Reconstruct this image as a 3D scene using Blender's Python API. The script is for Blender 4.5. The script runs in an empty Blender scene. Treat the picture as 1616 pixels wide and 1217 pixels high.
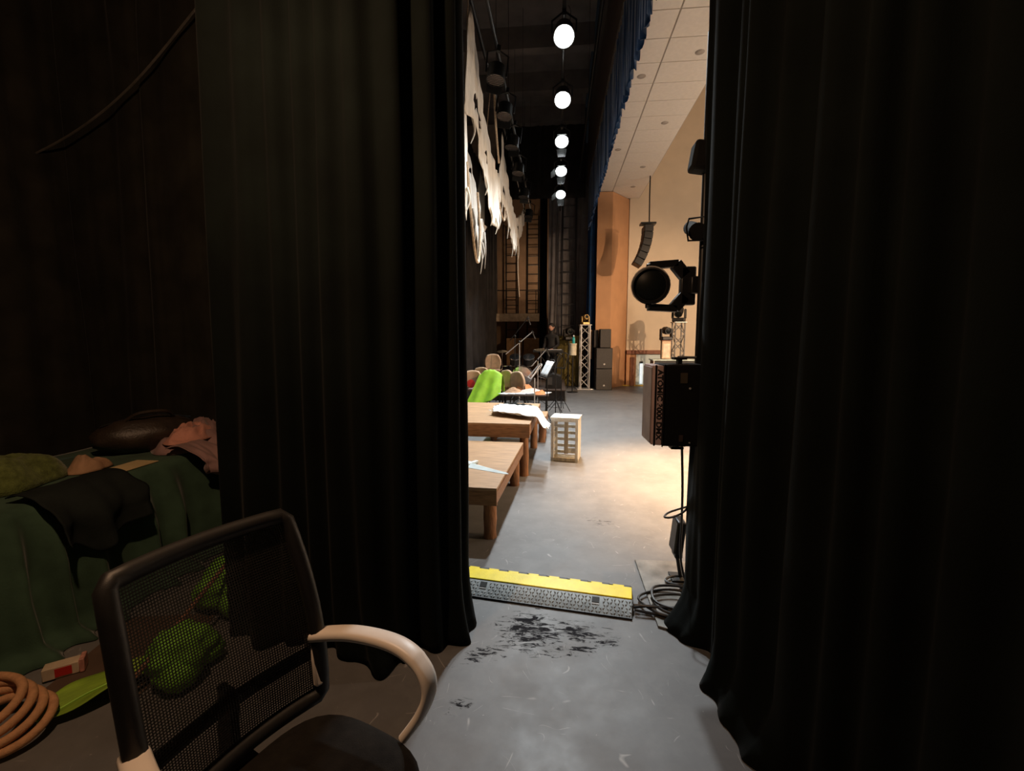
import bpy, bmesh, math, random
from mathutils import Vector, Matrix, Euler, noise, geometry

S = bpy.context.scene
C = S.collection
PI = math.pi
R = math.radians

# ------------------------------------------------------------------ camera
cam = bpy.data.cameras.new('camera')
cam.sensor_width = 36
cam.lens = 36 * 720 / 1616
cam.clip_start = 0.02
cam_o = bpy.data.objects.new('camera', cam)
C.objects.link(cam_o)
cam_o.location = (0, 0, 1.6)
cam_o.rotation_euler = (R(90 - 5.9075), 0, R(5.6805))
S.camera = cam_o

# ------------------------------------------------------------------ world, exposure
w = bpy.data.worlds.new('world'); S.world = w; w.use_nodes = True
bg = w.node_tree.nodes['Background']
bg.inputs[0].default_value = (0.8, 0.9, 1.0, 1)
bg.inputs[1].default_value = 0.003
S.view_settings.view_transform = 'Standard'
S.view_settings.look = 'None'
S.view_settings.gamma = 1
S.view_settings.exposure = 0.0
S.view_settings.use_curve_mapping = False

# ------------------------------------------------------------------ big lights of the place and added unseen ones
def lamp(name, kind, loc, target, power, color, size=0.3, spot=60, blend=0.6, parent=None, sy=None):
    l = bpy.data.lights.new(name, kind)
    l.energy = power; l.color = color
    if kind == 'AREA':
        l.size = size
        if sy: l.shape = 'RECTANGLE'; l.size_y = sy
    elif kind == 'SPOT':
        l.spot_size = R(spot); l.spot_blend = blend; l.shadow_soft_size = size
    else:
        l.shadow_soft_size = size
    o = bpy.data.objects.new(name, l); C.objects.link(o)
    o.location = loc
    d = Vector(target) - Vector(loc)
    o.rotation_euler = d.to_track_quat('-Z', 'Y').to_euler()
    if parent: o.parent = parent
    return o
# unseen points added in the auditorium to brighten soffit and hall wall
lamp('auditorium_fill', 'POINT', (7.5, 7.0, 4.6), (7.5, 7.0, 0), 420, (1.0, 0.77, 0.58), 0.35)
lamp('auditorium_fill', 'POINT', (6.0, 10.0, 2.2), (6.0, 10.0, 0), 330, (1.0, 0.75, 0.55), 0.35)
# front-of-house lamps aimed across the stage front
lamp('front_of_house_light', 'SPOT', (7.5, 3.0, 6.5), (1.9, 8.0, 0), 2200, (1.0, 0.66, 0.38), 0.12, 75, 0.8)
lamp('balcony_light', 'SPOT', (7.0, 6.0, 4.0), (2.4, 15.5, 1.4), 1900, (1.0, 0.66, 0.40), 0.03, 50, 0.8)
# unseen spot, no fixture, added for the warm pool beside the near wing opening
lamp('wing_boom_light', 'SPOT', (2.15, 5.4, 3.6), (2.15, 5.2, 0), 4200, (1.0, 0.60, 0.29), 0.08, 76, 1.0)
# bare work lamp hanging in the near wing above the chair
lamp('wing_work_light', 'POINT', (-1.25, 0.95, 3.0), (-1.25, 0.95, 0), 100, (1.0, 0.60, 0.34), 0.05)

# ------------------------------------------------------------------ materials
MATS = {}
def mat(name, col, rough=0.6, metal=0.0, var=0.25, scale=8.0, bump=0.0, bscale=60.0, sheen=0.0,
        stretch=(1, 1, 1), emit=None, estr=0, spec=0.5, coat=0.0, trans=0.0):
    if name in MATS: return MATS[name]
    m = bpy.data.materials.new(name); m.use_nodes = True
    nt = m.node_tree; N = nt.nodes; L = nt.links
    b = N['Principled BSDF']
    b.inputs['Roughness'].default_value = rough
    b.inputs['Metallic'].default_value = metal
    b.inputs['Specular IOR Level'].default_value = spec
    if sheen:
        b.inputs['Sheen Weight'].default_value = sheen
        b.inputs['Sheen Roughness'].default_value = 0.4
    if coat: b.inputs['Coat Weight'].default_value = coat
    if trans: b.inputs['Transmission Weight'].default_value = trans
    tc = N.new('ShaderNodeTexCoord'); mp = N.new('ShaderNodeMapping')
    mp.inputs['Scale'].default_value = stretch
    L.new(tc.outputs['Object'], mp.inputs['Vector'])
    n = N.new('ShaderNodeTexNoise'); n.inputs['Scale'].default_value = scale; n.inputs['Detail'].default_value = 6
    L.new(mp.outputs[0], n.inputs['Vector'])
    cr = N.new('ShaderNodeValToRGB')
    c0 = [max(0, c * (1 - var)) for c in col]; c1 = [min(1, c * (1 + var)) for c in col]
    cr.color_ramp.elements[0].position = 0.3; cr.color_ramp.elements[1].position = 0.7
    cr.color_ramp.elements[0].color = (*c0, 1); cr.color_ramp.elements[1].color = (*c1, 1)
    L.new(n.outputs['Fac'], cr.inputs[0]); L.new(cr.outputs[0], b.inputs['Base Color'])
    if bump:
        n2 = N.new('ShaderNodeTexNoise'); n2.inputs['Scale'].default_value = bscale; n2.inputs['Detail'].default_value = 4
        L.new(mp.outputs[0], n2.inputs['Vector'])
        bp = N.new('ShaderNodeBump'); bp.inputs['Strength'].default_value = bump; bp.inputs['Distance'].default_value = 0.01
        L.new(n2.outputs['Fac'], bp.inputs['Height']); L.new(bp.outputs[0], b.inputs['Normal'])
    if emit:
        b.inputs['Emission Color'].default_value = (*emit, 1); b.inputs['Emission Strength'].default_value = estr
    MATS[name] = m
    return m

VELVET = mat('black_velvet', (0.0030, 0.0046, 0.0040), 0.95, var=0.3, scale=3, bump=0.15, bscale=220, sheen=0.022, spec=0.1)
VELVET2 = mat('black_wool_drape', (0.032, 0.030, 0.024), 0.95, var=0.3, scale=3, bump=0.15, bscale=200, sheen=0.08, spec=0.1)
BLUEV = mat('blue_velvet', (0.003, 0.026, 0.085), 0.85, var=0.35, scale=5, bump=0.1, bscale=150, sheen=0.3, spec=0.2)
GREYLEG = mat('grey_leg_drape', (0.15, 0.14, 0.145), 0.9, var=0.2, scale=3, spec=0.1)
FARBLACK = mat('far_black_drape', (0.026, 0.023, 0.022), 0.9, var=0.3, scale=3, spec=0.1)
BLACKMETAL = mat('black_metal', (0.012, 0.013, 0.014), 0.42, 0.3, var=0.2, scale=20, bump=0.05, bscale=300)
BLACKPLASTIC = mat('black_plastic', (0.014, 0.013, 0.012), 0.5, var=0.2, scale=30, bump=0.08, bscale=400)
RUBBER = mat('black_rubber', (0.012, 0.012, 0.013), 0.45, var=0.2, scale=30)
MATT = mat('matt_black_paint', (0.01, 0.01, 0.01), 0.85, spec=0.15)
DULLALU = mat('dull_aluminium', (0.36, 0.34, 0.32), 0.4, 0.6, var=0.1, scale=30)
ALU = mat('brushed_aluminium', (0.72, 0.70, 0.68), 0.35, 0.6, var=0.08, scale=30, stretch=(1, 1, 8))
CHROME = mat('chrome', (0.75, 0.75, 0.76), 0.15, 1.0, var=0.05)
WOODTOP = mat('plywood_top', (0.42, 0.255, 0.135), 0.5, var=0.28, scale=5, stretch=(1, 9, 4), bump=0.1, bscale=30)
WOODSIDE = mat('stained_board', (0.30, 0.15, 0.07), 0.55, var=0.35, scale=6, stretch=(1.5, 8, 10), bump=0.15, bscale=30)
BARK = mat('log_bark', (0.27, 0.125, 0.055), 0.8, var=0.5, scale=14, stretch=(1, 1, 0.35), bump=0.7, bscale=45)
CRATEW = mat('whitewashed_wood', (0.66, 0.64, 0.58), 0.7, var=0.22, scale=9, stretch=(6, 6, 1), bump=0.2, bscale=40)
CRATED = mat('bare_grey_wood', (0.38, 0.33, 0.24), 0.75, var=0.3, scale=9, stretch=(6, 6, 1), bump=0.2, bscale=40)
GAUZE = mat('white_gauze', (0.80, 0.76, 0.68), 0.9, var=0.14, scale=9, stretch=(1, 3, 0.6), bump=0.5, bscale=60)
GAUZEG = mat('grey_gauze', (0.50, 0.49, 0.46), 0.9, var=0.15, scale=9, stretch=(1, 3, 0.6), bump=0.5, bscale=60)
ROPEM = mat('pale_rope', (0.62, 0.48, 0.34), 0.85, var=0.25, scale=40, bump=0.5, bscale=120)
WHITEC = mat('white_cotton', (0.85, 0.85, 0.84), 0.85, var=0.06, scale=6, bump=0.2, bscale=80)
LIME = mat('lime_green_satin', (0.36, 0.72, 0.045), 0.55, var=0.2, scale=5, bump=0.1, bscale=60, sheen=0.2)
CHAIRBEIGE = mat('beige_upholstery', (0.60, 0.42, 0.28), 0.7, var=0.12, scale=12, bump=0.1, bscale=200)
SPEAKERG = mat('dark_grille_cloth', (0.062, 0.055, 0.05), 0.6, var=0.15, scale=40, bump=0.3, bscale=300)
CREAMP = mat('cream_plaster', (0.72, 0.60, 0.45), 0.85, var=0.05, scale=2, bump=0.05, bscale=40)
ORANGEP = mat('terracotta_plaster', (0.56, 0.30, 0.15), 0.75, var=0.07, scale=2.5, bump=0.04, bscale=40)
DARKBROWN = mat('dark_brown_panelling', (0.065, 0.042, 0.03), 0.6, var=0.25, scale=4, stretch=(1, 6, 1))
TILEM = mat('ceiling_tile', (0.78, 0.73, 0.66), 0.9, var=0.04, scale=14, bump=0.15, bscale=160)
TILEGRID = mat('ceiling_grid', (0.42, 0.37, 0.31), 0.7, var=0.05)
FLYDARK = mat('fly_ceiling_paint', (0.16, 0.145, 0.14), 0.85, var=0.25, scale=2)
WINGBROWN = mat('far_wing_plaster', (0.34, 0.22, 0.14), 0.85, var=0.2, scale=2)
YELLOW = mat('yellow_plastic', (0.92, 0.72, 0.012), 0.4, var=0.10, scale=14, bump=0.1, bscale=100)
TREADGREY = mat('grey_tread_rubber', (0.20, 0.22, 0.225), 0.5, var=0.25, scale=20)
GREENCLOTH = mat('dark_green_tablecloth', (0.050, 0.095, 0.062), 0.9, var=0.25, scale=6, bump=0.15, bscale=120, sheen=0.15, spec=0.2)
OLIVEKNIT = mat('olive_knit', (0.12, 0.15, 0.045), 0.95, var=0.35, scale=30, bump=0.6, bscale=120, sheen=0.2, spec=0.1)
DARKCLOTH = mat('near_black_cloth', (0.014, 0.018, 0.017), 0.9, var=0.3, scale=6, bump=0.2, bscale=90, spec=0.15)
MAUVE = mat('dusty_mauve_cloth', (0.33, 0.20, 0.19), 0.85, var=0.15, scale=8, bump=0.15, bscale=90, sheen=0.2)
PINKC = mat('salmon_pink_cloth', (0.62, 0.29, 0.22), 0.8, var=0.15, scale=8, bump=0.15, bscale=90, sheen=0.2)
TANC = mat('tan_cloth', (0.40, 0.24, 0.14), 0.8, var=0.2, scale=8, bump=0.2, bscale=90)
PAPER = mat('buff_paper', (0.62, 0.48, 0.25), 0.7, var=0.08, scale=6)
BAGM = mat('dark_brown_leather', (0.035, 0.025, 0.018), 0.45, var=0.35, scale=10, bump=0.25, bscale=70)
LEAFG = mat('bright_green_foam', (0.17, 0.45, 0.035), 0.75, var=0.3, scale=16, bump=0.3, bscale=60)
LEAFL = mat('lime_leaf_fabric', (0.24, 0.40, 0.03), 0.75, var=0.25, scale=6, stretch=(1, 5, 1), bump=0.2, bscale=50)
STICK = mat('rusty_stick', (0.22, 0.10, 0.06), 0.7, var=0.3, scale=40)
HOSE = mat('tan_foam_rope', (0.56, 0.30, 0.15), 0.85, var=0.15, scale=40, bump=0.3, bscale=160)
LITBROWN = mat('brown_cardboard', (0.10, 0.062, 0.042), 0.8, var=0.2, scale=6)
RED = mat('red_print', (0.55, 0.03, 0.02), 0.5, var=0.1)
WHITEP = mat('white_plastic', (0.82, 0.74, 0.66), 0.38, var=0.04, scale=6, spec=0.4)
DARKSEAT = mat('black_seat_fabric', (0.012, 0.010, 0.008), 0.9, var=0.3, scale=30, bump=0.3, bscale=250, spec=0.15)
SKIN = mat('skin', (0.50, 0.27, 0.19), 0.55, var=0.08)
PRINTBLACK = mat('black_print', (0.010, 0.009, 0.009), 0.5, var=0.1)
STROBETRIM = mat('grey_brown_trim', (0.42, 0.30, 0.29), 0.4, var=0.1)
STEELPLATE = mat('worn_steel_plate', (0.17, 0.16, 0.145), 0.42, 0.5, var=0.45, scale=7, bump=0.1, bscale=90)
SCORE = mat('score_paper', (0.86, 0.88, 0.90), 0.7, var=0.03)
GLASSD = mat('dark_lens_glass', (0.006, 0.008, 0.008), 0.4, spec=0.12, var=0.1)
TEAL = mat('teal_plastic', (0.02, 0.36, 0.36), 0.4, var=0.1)
LENS = mat('lit_lens', (1, 1, 1), 0.4, var=0, emit=(0.93, 1.0, 0.98), estr=28)
ROOMGLOW = mat('pale_corridor_paint', (0.62, 0.72, 0.72), 0.8, var=0.05)
BROWNDOOR = mat('brown_door_wood', (0.24, 0.09, 0.045), 0.55, var=0.2, scale=5, stretch=(6, 1, 1))
YTAPE = mat('yellow_edge_tape', (0.62, 0.42, 0.07), 0.6, var=0.15)
SHELLG = mat('pale_grey_prop', (0.66, 0.76, 0.78), 0.6, var=0.1, scale=8)
ORANGEC = mat('rust_orange_cloth', (0.58, 0.21, 0.07), 0.8, var=0.2, scale=10)
ROSEC = mat('pale_rose_cloth', (0.74, 0.52, 0.46), 0.8, var=0.1, scale=10)
BRASSY = mat('dull_gold', (0.42, 0.28, 0.10), 0.35, 0.5, var=0.15)

def floor_material():
    m = bpy.data.materials.new('scuffed_black_vinyl'); m.use_nodes = True
    nt = m.node_tree; N = nt.nodes; L = nt.links; b = N['Principled BSDF']
    tc = N.new('ShaderNodeTexCoord')
    def noisef(scale, detail=6, rough=0.6, dist=0.0, mscale=(1, 1, 1)):
        mp = N.new('ShaderNodeMapping'); mp.inputs['Scale'].default_value = mscale
        L.new(tc.outputs['Object'], mp.inputs['Vector'])
        n = N.new('ShaderNodeTexNoise'); n.inputs['Scale'].default_value = scale
        n.inputs['Detail'].default_value = detail; n.inputs['Roughness'].default_value = rough
        n.inputs['Distortion'].default_value = dist
        L.new(mp.outputs[0], n.inputs['Vector']); return n.outputs['Fac']
    def ramp(sock, p0, p1, a=0.0, c=1.0):
        r = N.new('ShaderNodeMapRange'); r.inputs['From Min'].default_value = p0; r.inputs['From Max'].default_value = p1
        r.inputs['To Min'].default_value = a; r.inputs['To Max'].default_value = c; r.clamp = True
        L.new(sock, r.inputs['Value']); return r.outputs[0]
    def math_(op, a, bb):
        n = N.new('ShaderNodeMath'); n.operation = op
        for i, s in enumerate((a, bb)):
            if isinstance(s, (int, float)): n.inputs[i].default_value = s
            else: L.new(s, n.inputs[i])
        return n.outputs[0]
    def mix(f, a, c):
        n = N.new('ShaderNodeMix'); n.data_type = 'RGBA'
        L.new(f, n.inputs['Factor'])
        for k, s in ((6, a), (7, c)):
            if isinstance(s, tuple): n.inputs[k].default_value = (*s, 1)
            else: L.new(s, n.inputs[k])
        return n.outputs[2]
    base = mix(ramp(noisef(0.9, 8), 0.35, 0.65), (0.118, 0.116, 0.117), (0.170, 0.166, 0.164))
    base = mix(ramp(noisef(6, 8, 0.7), 0.45, 0.75, 0, 0.5), base, (0.21, 0.205, 0.20))
    # pale curved scratches: thin bands of distorted noise, broken up
    for sc, off, ms in ((0.8, 0.0, 5.0), (1.3, 0.4, 6.0), (2.1, 0.9, 7.5)):
        n = noisef(sc, 1, 0.4, 0.5 + off, (1, 1, 1 + off))
        for lev in (0.42, 0.5, 0.58):
            d = math_('ABSOLUTE', math_('SUBTRACT', n, lev), 0.0)
            line = ramp(d, 0.0, 0.0011 * sc + 0.0004, 1.0, 0.0)
            line = math_('MULTIPLY', line, ramp(noisef(ms + lev * 3, 2, 0.5), 0.60, 0.68))
            base = mix(math_('MULTIPLY', line, 0.55), base, (0.55, 0.53, 0.51))
    spk = ramp(noisef(38, 2, 0.5), 0.76, 0.80)
    base = mix(math_('MULTIPLY', spk, 0.5), base, (0.5, 0.48, 0.46))
    # dark rubbed scuff patch in front of the cable ramp and two small smudges
    sx = N.new('ShaderNodeSeparateXYZ'); L.new(tc.outputs['Object'], sx.inputs[0])
    def blob(cx, cy, rx, ry, a=0.0):
        x0 = math_('SUBTRACT', sx.outputs[0], cx); y0 = math_('SUBTRACT', sx.outputs[1], cy)
        ca, sa = math.cos(a), math.sin(a)
        u = math_('DIVIDE', math_('ADD', math_('MULTIPLY', x0, ca), math_('MULTIPLY', y0, sa)), rx)
        v = math_('DIVIDE', math_('SUBTRACT', math_('MULTIPLY', y0, ca), math_('MULTIPLY', x0, sa)), ry)
        r = math_('SQRT', math_('ADD', math_('MULTIPLY', u, u), math_('MULTIPLY', v, v)), 0)
        return ramp(r, 0.0, 1.25, 1.0, 0.0)
    rot = N.new('ShaderNodeMapping'); rot.inputs['Rotation'].default_value = (0, 0, R(-32)); rot.inputs['Scale'].default_value = (7, 20, 1)
    L.new(tc.outputs['Object'], rot.inputs['Vector'])
    fn_ = N.new('ShaderNodeTexNoise'); fn_.inputs['Scale'].default_value = 1.6; fn_.inputs['Detail'].default_value = 9; fn_.inputs['Roughness'].default_value = 0.75; fn_.inputs['Distortion'].default_value = 0.9
    L.new(rot.outputs[0], fn_.inputs['Vector']); fine = fn_.outputs['Fac']
    tot = None
    for (cx, cy, rx, ry, a, k) in ((-0.13, 2.36, 0.22, 0.20, 0.5, 1.0), (0.14, 2.36, 0.24, 0.12, -0.3, 0.85),
                                   (-0.34, 2.15, 0.20, 0.07, 0.5, 0.8), (0.08, 2.22, 0.34, 0.08, 0.2, 0.6), (0.37, 3.92, 0.16, 0.10, 0, 0.62), (-0.42, 1.81, 0.07, 0.05, 0.5, 0.8)):
        bl = math_('MULTIPLY', blob(cx, cy, rx, ry, a), k)
        tot = bl if tot is None else math_('MAXIMUM', tot, bl)
    sm = ramp(math_('ADD', math_('MULTIPLY', tot, 0.24), fine), 0.62, 0.69)
    sm = math_('MULTIPLY', sm, ramp(tot, 0.02, 0.2))
    base = mix(math_('MULTIPLY', sm, 0.95), base, (0.016, 0.016, 0.019))
    L.new(base, b.inputs['Base Color'])
    rg = ramp(noisef(3.5, 6), 0.3, 0.7, 0.42, 0.60)
    rg = math_('ADD', rg, math_('MULTIPLY', sm, 0.15)); L.new(rg, b.inputs['Roughness'])
    bp = N.new('ShaderNodeBump'); bp.inputs['Strength'].default_value = 0.06; bp.inputs['Distance'].default_value = 0.01
    L.new(noisef(9, 5), bp.inputs['Height']); L.new(bp.outputs[0], b.inputs['Normal'])
    L.new(math_('MULTIPLY', math_('SUBTRACT', 1.0, sm), 0.35), b.inputs['Specular IOR Level'])
    return m
FLOORM = floor_material()

# ------------------------------------------------------------------ mesh builder
class MB:
    def __init__(s): s.v = []; s.f = []
    def add(s, vs, fs, mx=None):
        o = len(s.v)
        s.v += [tuple(mx @ Vector(p)) if mx else tuple(p) for p in vs]
        s.f += [tuple(i + o for i in f) for f in fs]; return s
    def box(s, c, d, rot=None):
        x, y, z = d[0] / 2, d[1] / 2, d[2] / 2
        vs = [(-x, -y, -z), (x, -y, -z), (x, y, -z), (-x, y, -z), (-x, -y, z), (x, -y, z), (x, y, z), (-x, y, z)]
        fs = [(0, 3, 2, 1), (4, 5, 6, 7), (0, 1, 5, 4), (1, 2, 6, 5), (2, 3, 7, 6), (3, 0, 4, 7)]
        mx = Matrix.Translation(c)
        if rot: mx = mx @ Euler(rot).to_matrix().to_4x4()
        return s.add(vs, fs, mx)
    def bar(s, a, b, w, h=None, up=(0, 0, 1)):
        a, b = Vector(a), Vector(b); d = b - a; h = h or w
        q = d.to_track_quat('X', 'Z') if abs(d.normalized().z) < 0.99 else d.to_track_quat('X', 'Y')
        L_ = d.length
        x, y, z = L_ / 2, w / 2, h / 2
        vs = [(-x, -y, -z), (x, -y, -z), (x, y, -z), (-x, y, -z), (-x, -y, z), (x, -y, z), (x, y, z), (-x, y, z)]
        fs = [(0, 3, 2, 1), (4, 5, 6, 7), (0, 1, 5, 4), (1, 2, 6, 5), (2, 3, 7, 6), (3, 0, 4, 7)]
        return s.add(vs, fs, Matrix.Translation((a + b) / 2) @ q.to_matrix().to_4x4())
    def tube(s, pts, r, n=8, closed=False):
        pts = [Vector(p) for p in pts]; k = len(pts)
        rr = r if isinstance(r, (list, tuple)) else [r] * k
        vs = []; prev = None
        for i, p in enumerate(pts):
            if closed: t = pts[(i + 1) % k] - pts[i - 1]
            else: t = pts[min(i + 1, k - 1)] - pts[max(i - 1, 0)]
            t.normalize()
            if prev is None:
                u = t.orthogonal().normalized()
            else:
                u = prev - t * prev.dot(t)
                u = u.normalized() if u.length > 1e-6 else t.orthogonal().normalized()
            prev = u; v2 = t.cross(u)
            for j in range(n):
                a = 2 * PI * j / n
                vs.append(p + (u * math.cos(a) + v2 * math.sin(a)) * rr[i])
        fs = []
        for i in range(k if closed else k - 1):
            for j in range(n):
                a = i * n + j; b = i * n + (j + 1) % n; i2 = (i + 1) % k
                fs.append((a, b, i2 * n + (j + 1) % n, i2 * n + j))
        if not closed:
            fs.append(tuple(range(n - 1, -1, -1))); fs.append(tuple((k - 1) * n + j for j in range(n)))
        return s.add(vs, fs)
    def lathe(s, prof, n=20, mx=None):
        vs = []; k = len(prof)
        for r, z in prof:
            for j in range(n):
                a = 2 * PI * j / n; vs.append((r * math.cos(a), r * math.sin(a), z))
        fs = []
        for i in range(k - 1):
            for j in range(n):
                fs.append((i * n + j, i * n + (j + 1) % n, (i + 1) * n + (j + 1) % n, (i + 1) * n + j))
        fs.append(tuple(range(n - 1, -1, -1))); fs.append(tuple((k - 1) * n + j for j in range(n)))
        return s.add(vs, fs, mx)
    def prism(s, poly, h, mx=None):
        k = len(poly)
        vs = [(x, y, 0) for x, y in poly] + [(x, y, h) for x, y in poly]
        fs = [tuple(range(k - 1, -1, -1)), tuple(range(k, 2 * k))] + [(i, (i + 1) % k, k + (i + 1) % k, k + i) for i in range(k)]
        return s.add(vs, fs, mx)
    def grid(s, fn, nu, nv):
        vs = [fn(i / nu, j / nv) for j in range(nv + 1) for i in range(nu + 1)]
        fs = [(j * (nu + 1) + i, j * (nu + 1) + i + 1, (j + 1) * (nu + 1) + i + 1, (j + 1) * (nu + 1) + i) for j in range(nv) for i in range(nu)]
        return s.add(vs, fs)
    def ball(s, c, r, n=14, m=9, fn=None):
        vs = []; fs = []
        rx, ry, rz = (r, r, r) if isinstance(r, (int, float)) else r
        for i in range(m + 1):
            th = PI * i / m
            for j in range(n):
                ph = 2 * PI * j / n
                d = Vector((math.sin(th) * math.cos(ph), math.sin(th) * math.sin(ph), math.cos(th)))
                k = fn(d) if fn else 1
                vs.append((c[0] + d.x * rx * k, c[1] + d.y * ry * k, c[2] + d.z * rz * k))
        for i in range(m):
            for j in range(n):
                fs.append((i * n + j, (i + 1) * n + j, (i + 1) * n + (j + 1) % n, i * n + (j + 1) % n))
        return s.add(vs, fs)
    def build(s, name, m, parent=None, bevel=0, solid=0, sub=0, sharp=40, loc=None):
        me = bpy.data.meshes.new(name); me.from_pydata(s.v, [], s.f); me.validate()
        bm = bmesh.new(); bm.from_mesh(me)
        bmesh.ops.remove_doubles(bm, verts=bm.verts, dist=1e-5)
        bmesh.ops.recalc_face_normals(bm, faces=bm.faces)
        bm.to_mesh(me); bm.free()
        for p in me.polygons: p.use_smooth = True
        me.set_sharp_from_angle(angle=R(sharp))
        me.materials.append(m)
        o = bpy.data.objects.new(name, me); C.objects.link(o)
        if parent: o.parent = parent
        if loc: o.location = loc
        if bevel:
            b = o.modifiers.new('bevel', 'BEVEL'); b.width = bevel; b.segments = 2; b.limit_method = 'ANGLE'
        if solid:
            b = o.modifiers.new('solid', 'SOLIDIFY'); b.thickness = solid; b.offset = 0
        if sub:
            b = o.modifiers.new('sub', 'SUBSURF'); b.levels = sub; b.render_levels = sub
        return o
def clone(o, parent=None, loc=None, rot=None):
    c = o.copy(); C.objects.link(c)
    if parent: c.parent = parent
    if loc is not None: c.location = loc
    if rot is not None: c.rotation_euler = rot
    return c
def tag(o, label, cat, group=None, kind=None):
    o['label'] = label
    if cat: o['category'] = cat
    if group: o['group'] = group
    if kind: o['kind'] = kind
    return o
def struct(o, label=None):
    o['kind'] = 'structure'
    if label: o['label'] = label
    return o
def thing(name, label, cat, loc=(0, 0, 0), rot=(0, 0, 0), group=None):
    o = bpy.data.objects.new(name, None); C.objects.link(o); o.empty_display_size = 0.1
    o.location = loc; o.rotation_euler = rot
    return tag(o, label, cat, group)
def copy_tree(o, parent=None):
    c = o.copy(); C.objects.link(c)
    if parent: c.parent = parent
    for ch in list(o.children): copy_tree(ch, c)
    return c
def nz(x, y=0, z=0): return noise.noise(Vector((x, y, z)))
def spline(pts, n=12, closed=False):
    P = [Vector(p) for p in pts]; k = len(P); out = []
    rng = range(k if closed else k - 1)
    for i in rng:
        if closed: a, b, c, d = P[i - 1], P[i], P[(i + 1) % k], P[(i + 2) % k]
        else: a, b, c, d = P[max(i - 1, 0)], P[i], P[i + 1], P[min(i + 2, k - 1)]
        for j in range(n):
            t = j / n
            out.append(0.5 * ((2 * b) + (c - a) * t + (2 * a - 5 * b + 4 * c - d) * t * t + (3 * b - a - 3 * c + d) * t ** 3))
    if not closed: out.append(P[-1])
    return out
random.seed(7)

# ------------------------------------------------------------------ setting: floor, walls, ceilings
b = MB().box((-1.5, 8.5, -0.1), (15, 23, 0.2)); fl = struct(b.build('floor', FLOORM))
b = MB().box((11, 8.5, -1.1), (10, 23, 0.2)); struct(b.build('floor', mat('hall_carpet', (0.12, 0.05, 0.04), 0.95, bump=0.3), loc=None))
b = MB().box((9.15, 15.85, 5.0), (13.7, 0.3, 12.4)); wf = struct(b.build('wall_far', CREAMP))
b = MB().box((16.1, 8.5, 5.0), (0.2, 23, 12.4)); struct(b.build('wall_hall_back', CREAMP))
b = MB().box((9.3, 8.0, 11.0), (13.6, 16, 0.2)); struct(b.build('ceiling', mat('hall_ceiling', (0.7, 0.66, 0.6), 0.9)))
b = MB().prism([(1.2, 14.84), (1.66, 14.84), (2.28, 15.7), (2.28, 16.2), (1.2, 16.2)], 6.1); struct(b.build('wall_proscenium', ORANGEP))
b = MB().box((-4, 19.6, 4.5), (11, 0.2, 9.4)); struct(b.build('wall_wing_far', WINGBROWN))
b = MB().box((-8.6, 8.5, 4.5), (0.2, 23, 9.4)); struct(b.build('wall_upstage', mat('upstage_paint', (0.03, 0.028, 0.026), 0.9)))
b = MB().box((4, -2.6, 4.5), (25, 0.2, 12)); struct(b.build('wall_near', mat('near_wing_paint', (0.03, 0.028, 0.026), 0.9)))
b = MB().box((-3.9, 8.5, 9.1), (9.4, 23, 0.2)); struct(b.build('ceiling', FLYDARK))
for k in range(7):
    b = MB().box((-3.2, 4.2 + 1.9 * k, 8.75), (8.0, 0.28, 0.5)); struct(b.build('trim_%d' % (4 + k), FLYDARK))
# header beam over the stage front and the wall above it
b = MB().box((1.02, 8.3, 7.05), (0.30, 13.2, 1.5), None); struct(b.build('trim_1', DARKBROWN))
b = MB().box((1.02, 8.3, 8.5), (0.28, 13.2, 1.4), None); struct(b.build('wall_header', FLYDARK))
# tiled apron soffit: backing slab with each tile let into a grid
b = MB().box((1.88, 8.7, 6.2), (1.44, 14.0, 0.14)); sof = struct(b.build('ceiling', TILEGRID))
b = MB().box((2.60, 8.7, 8.6), (0.06, 14.0, 4.8)); struct(b.build('wall_soffit', CREAMP))
t_a = t_b = None
for i in range(21):
    y = 2.95 + 0.62 * i
    for k, (x0, x1) in enumerate(((1.18, 1.64), (1.65, 2.59))):
        key = k
        if (t_a if k == 0 else t_b) is None:
            o = MB().box((0, 0, 0), (x1 - x0 - 0.012, 0.606, 0.02)).build('ceiling_tile', TILEM, sof, bevel=0.003)
            if k == 0: t_a = o
            else: t_b = o
        else:
            o = clone(t_a if k == 0 else t_b, sof)
        o.location = ((x0 + x1) / 2, y, 6.127)
vent = None
for i, (x, y) in enumerate(((2.2, 6.1), (2.2, 8.0), (1.4, 8.6), (2.2, 10.4), (2.2, 12.9), (1.4, 11.7), (2.2, 14.5))):
    if vent is None:
        vent = MB().lathe([(0.075, 0.012), (0.075, 0), (0.06, -0.008), (0.03, -0.012)], 18).build('ceiling_vent', mat('vent_grey', (0.36, 0.32, 0.28), 0.7), sof)
        o = vent
    else: o = clone(vent, sof)
    o.location = (x, y, 6.115)
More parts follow.
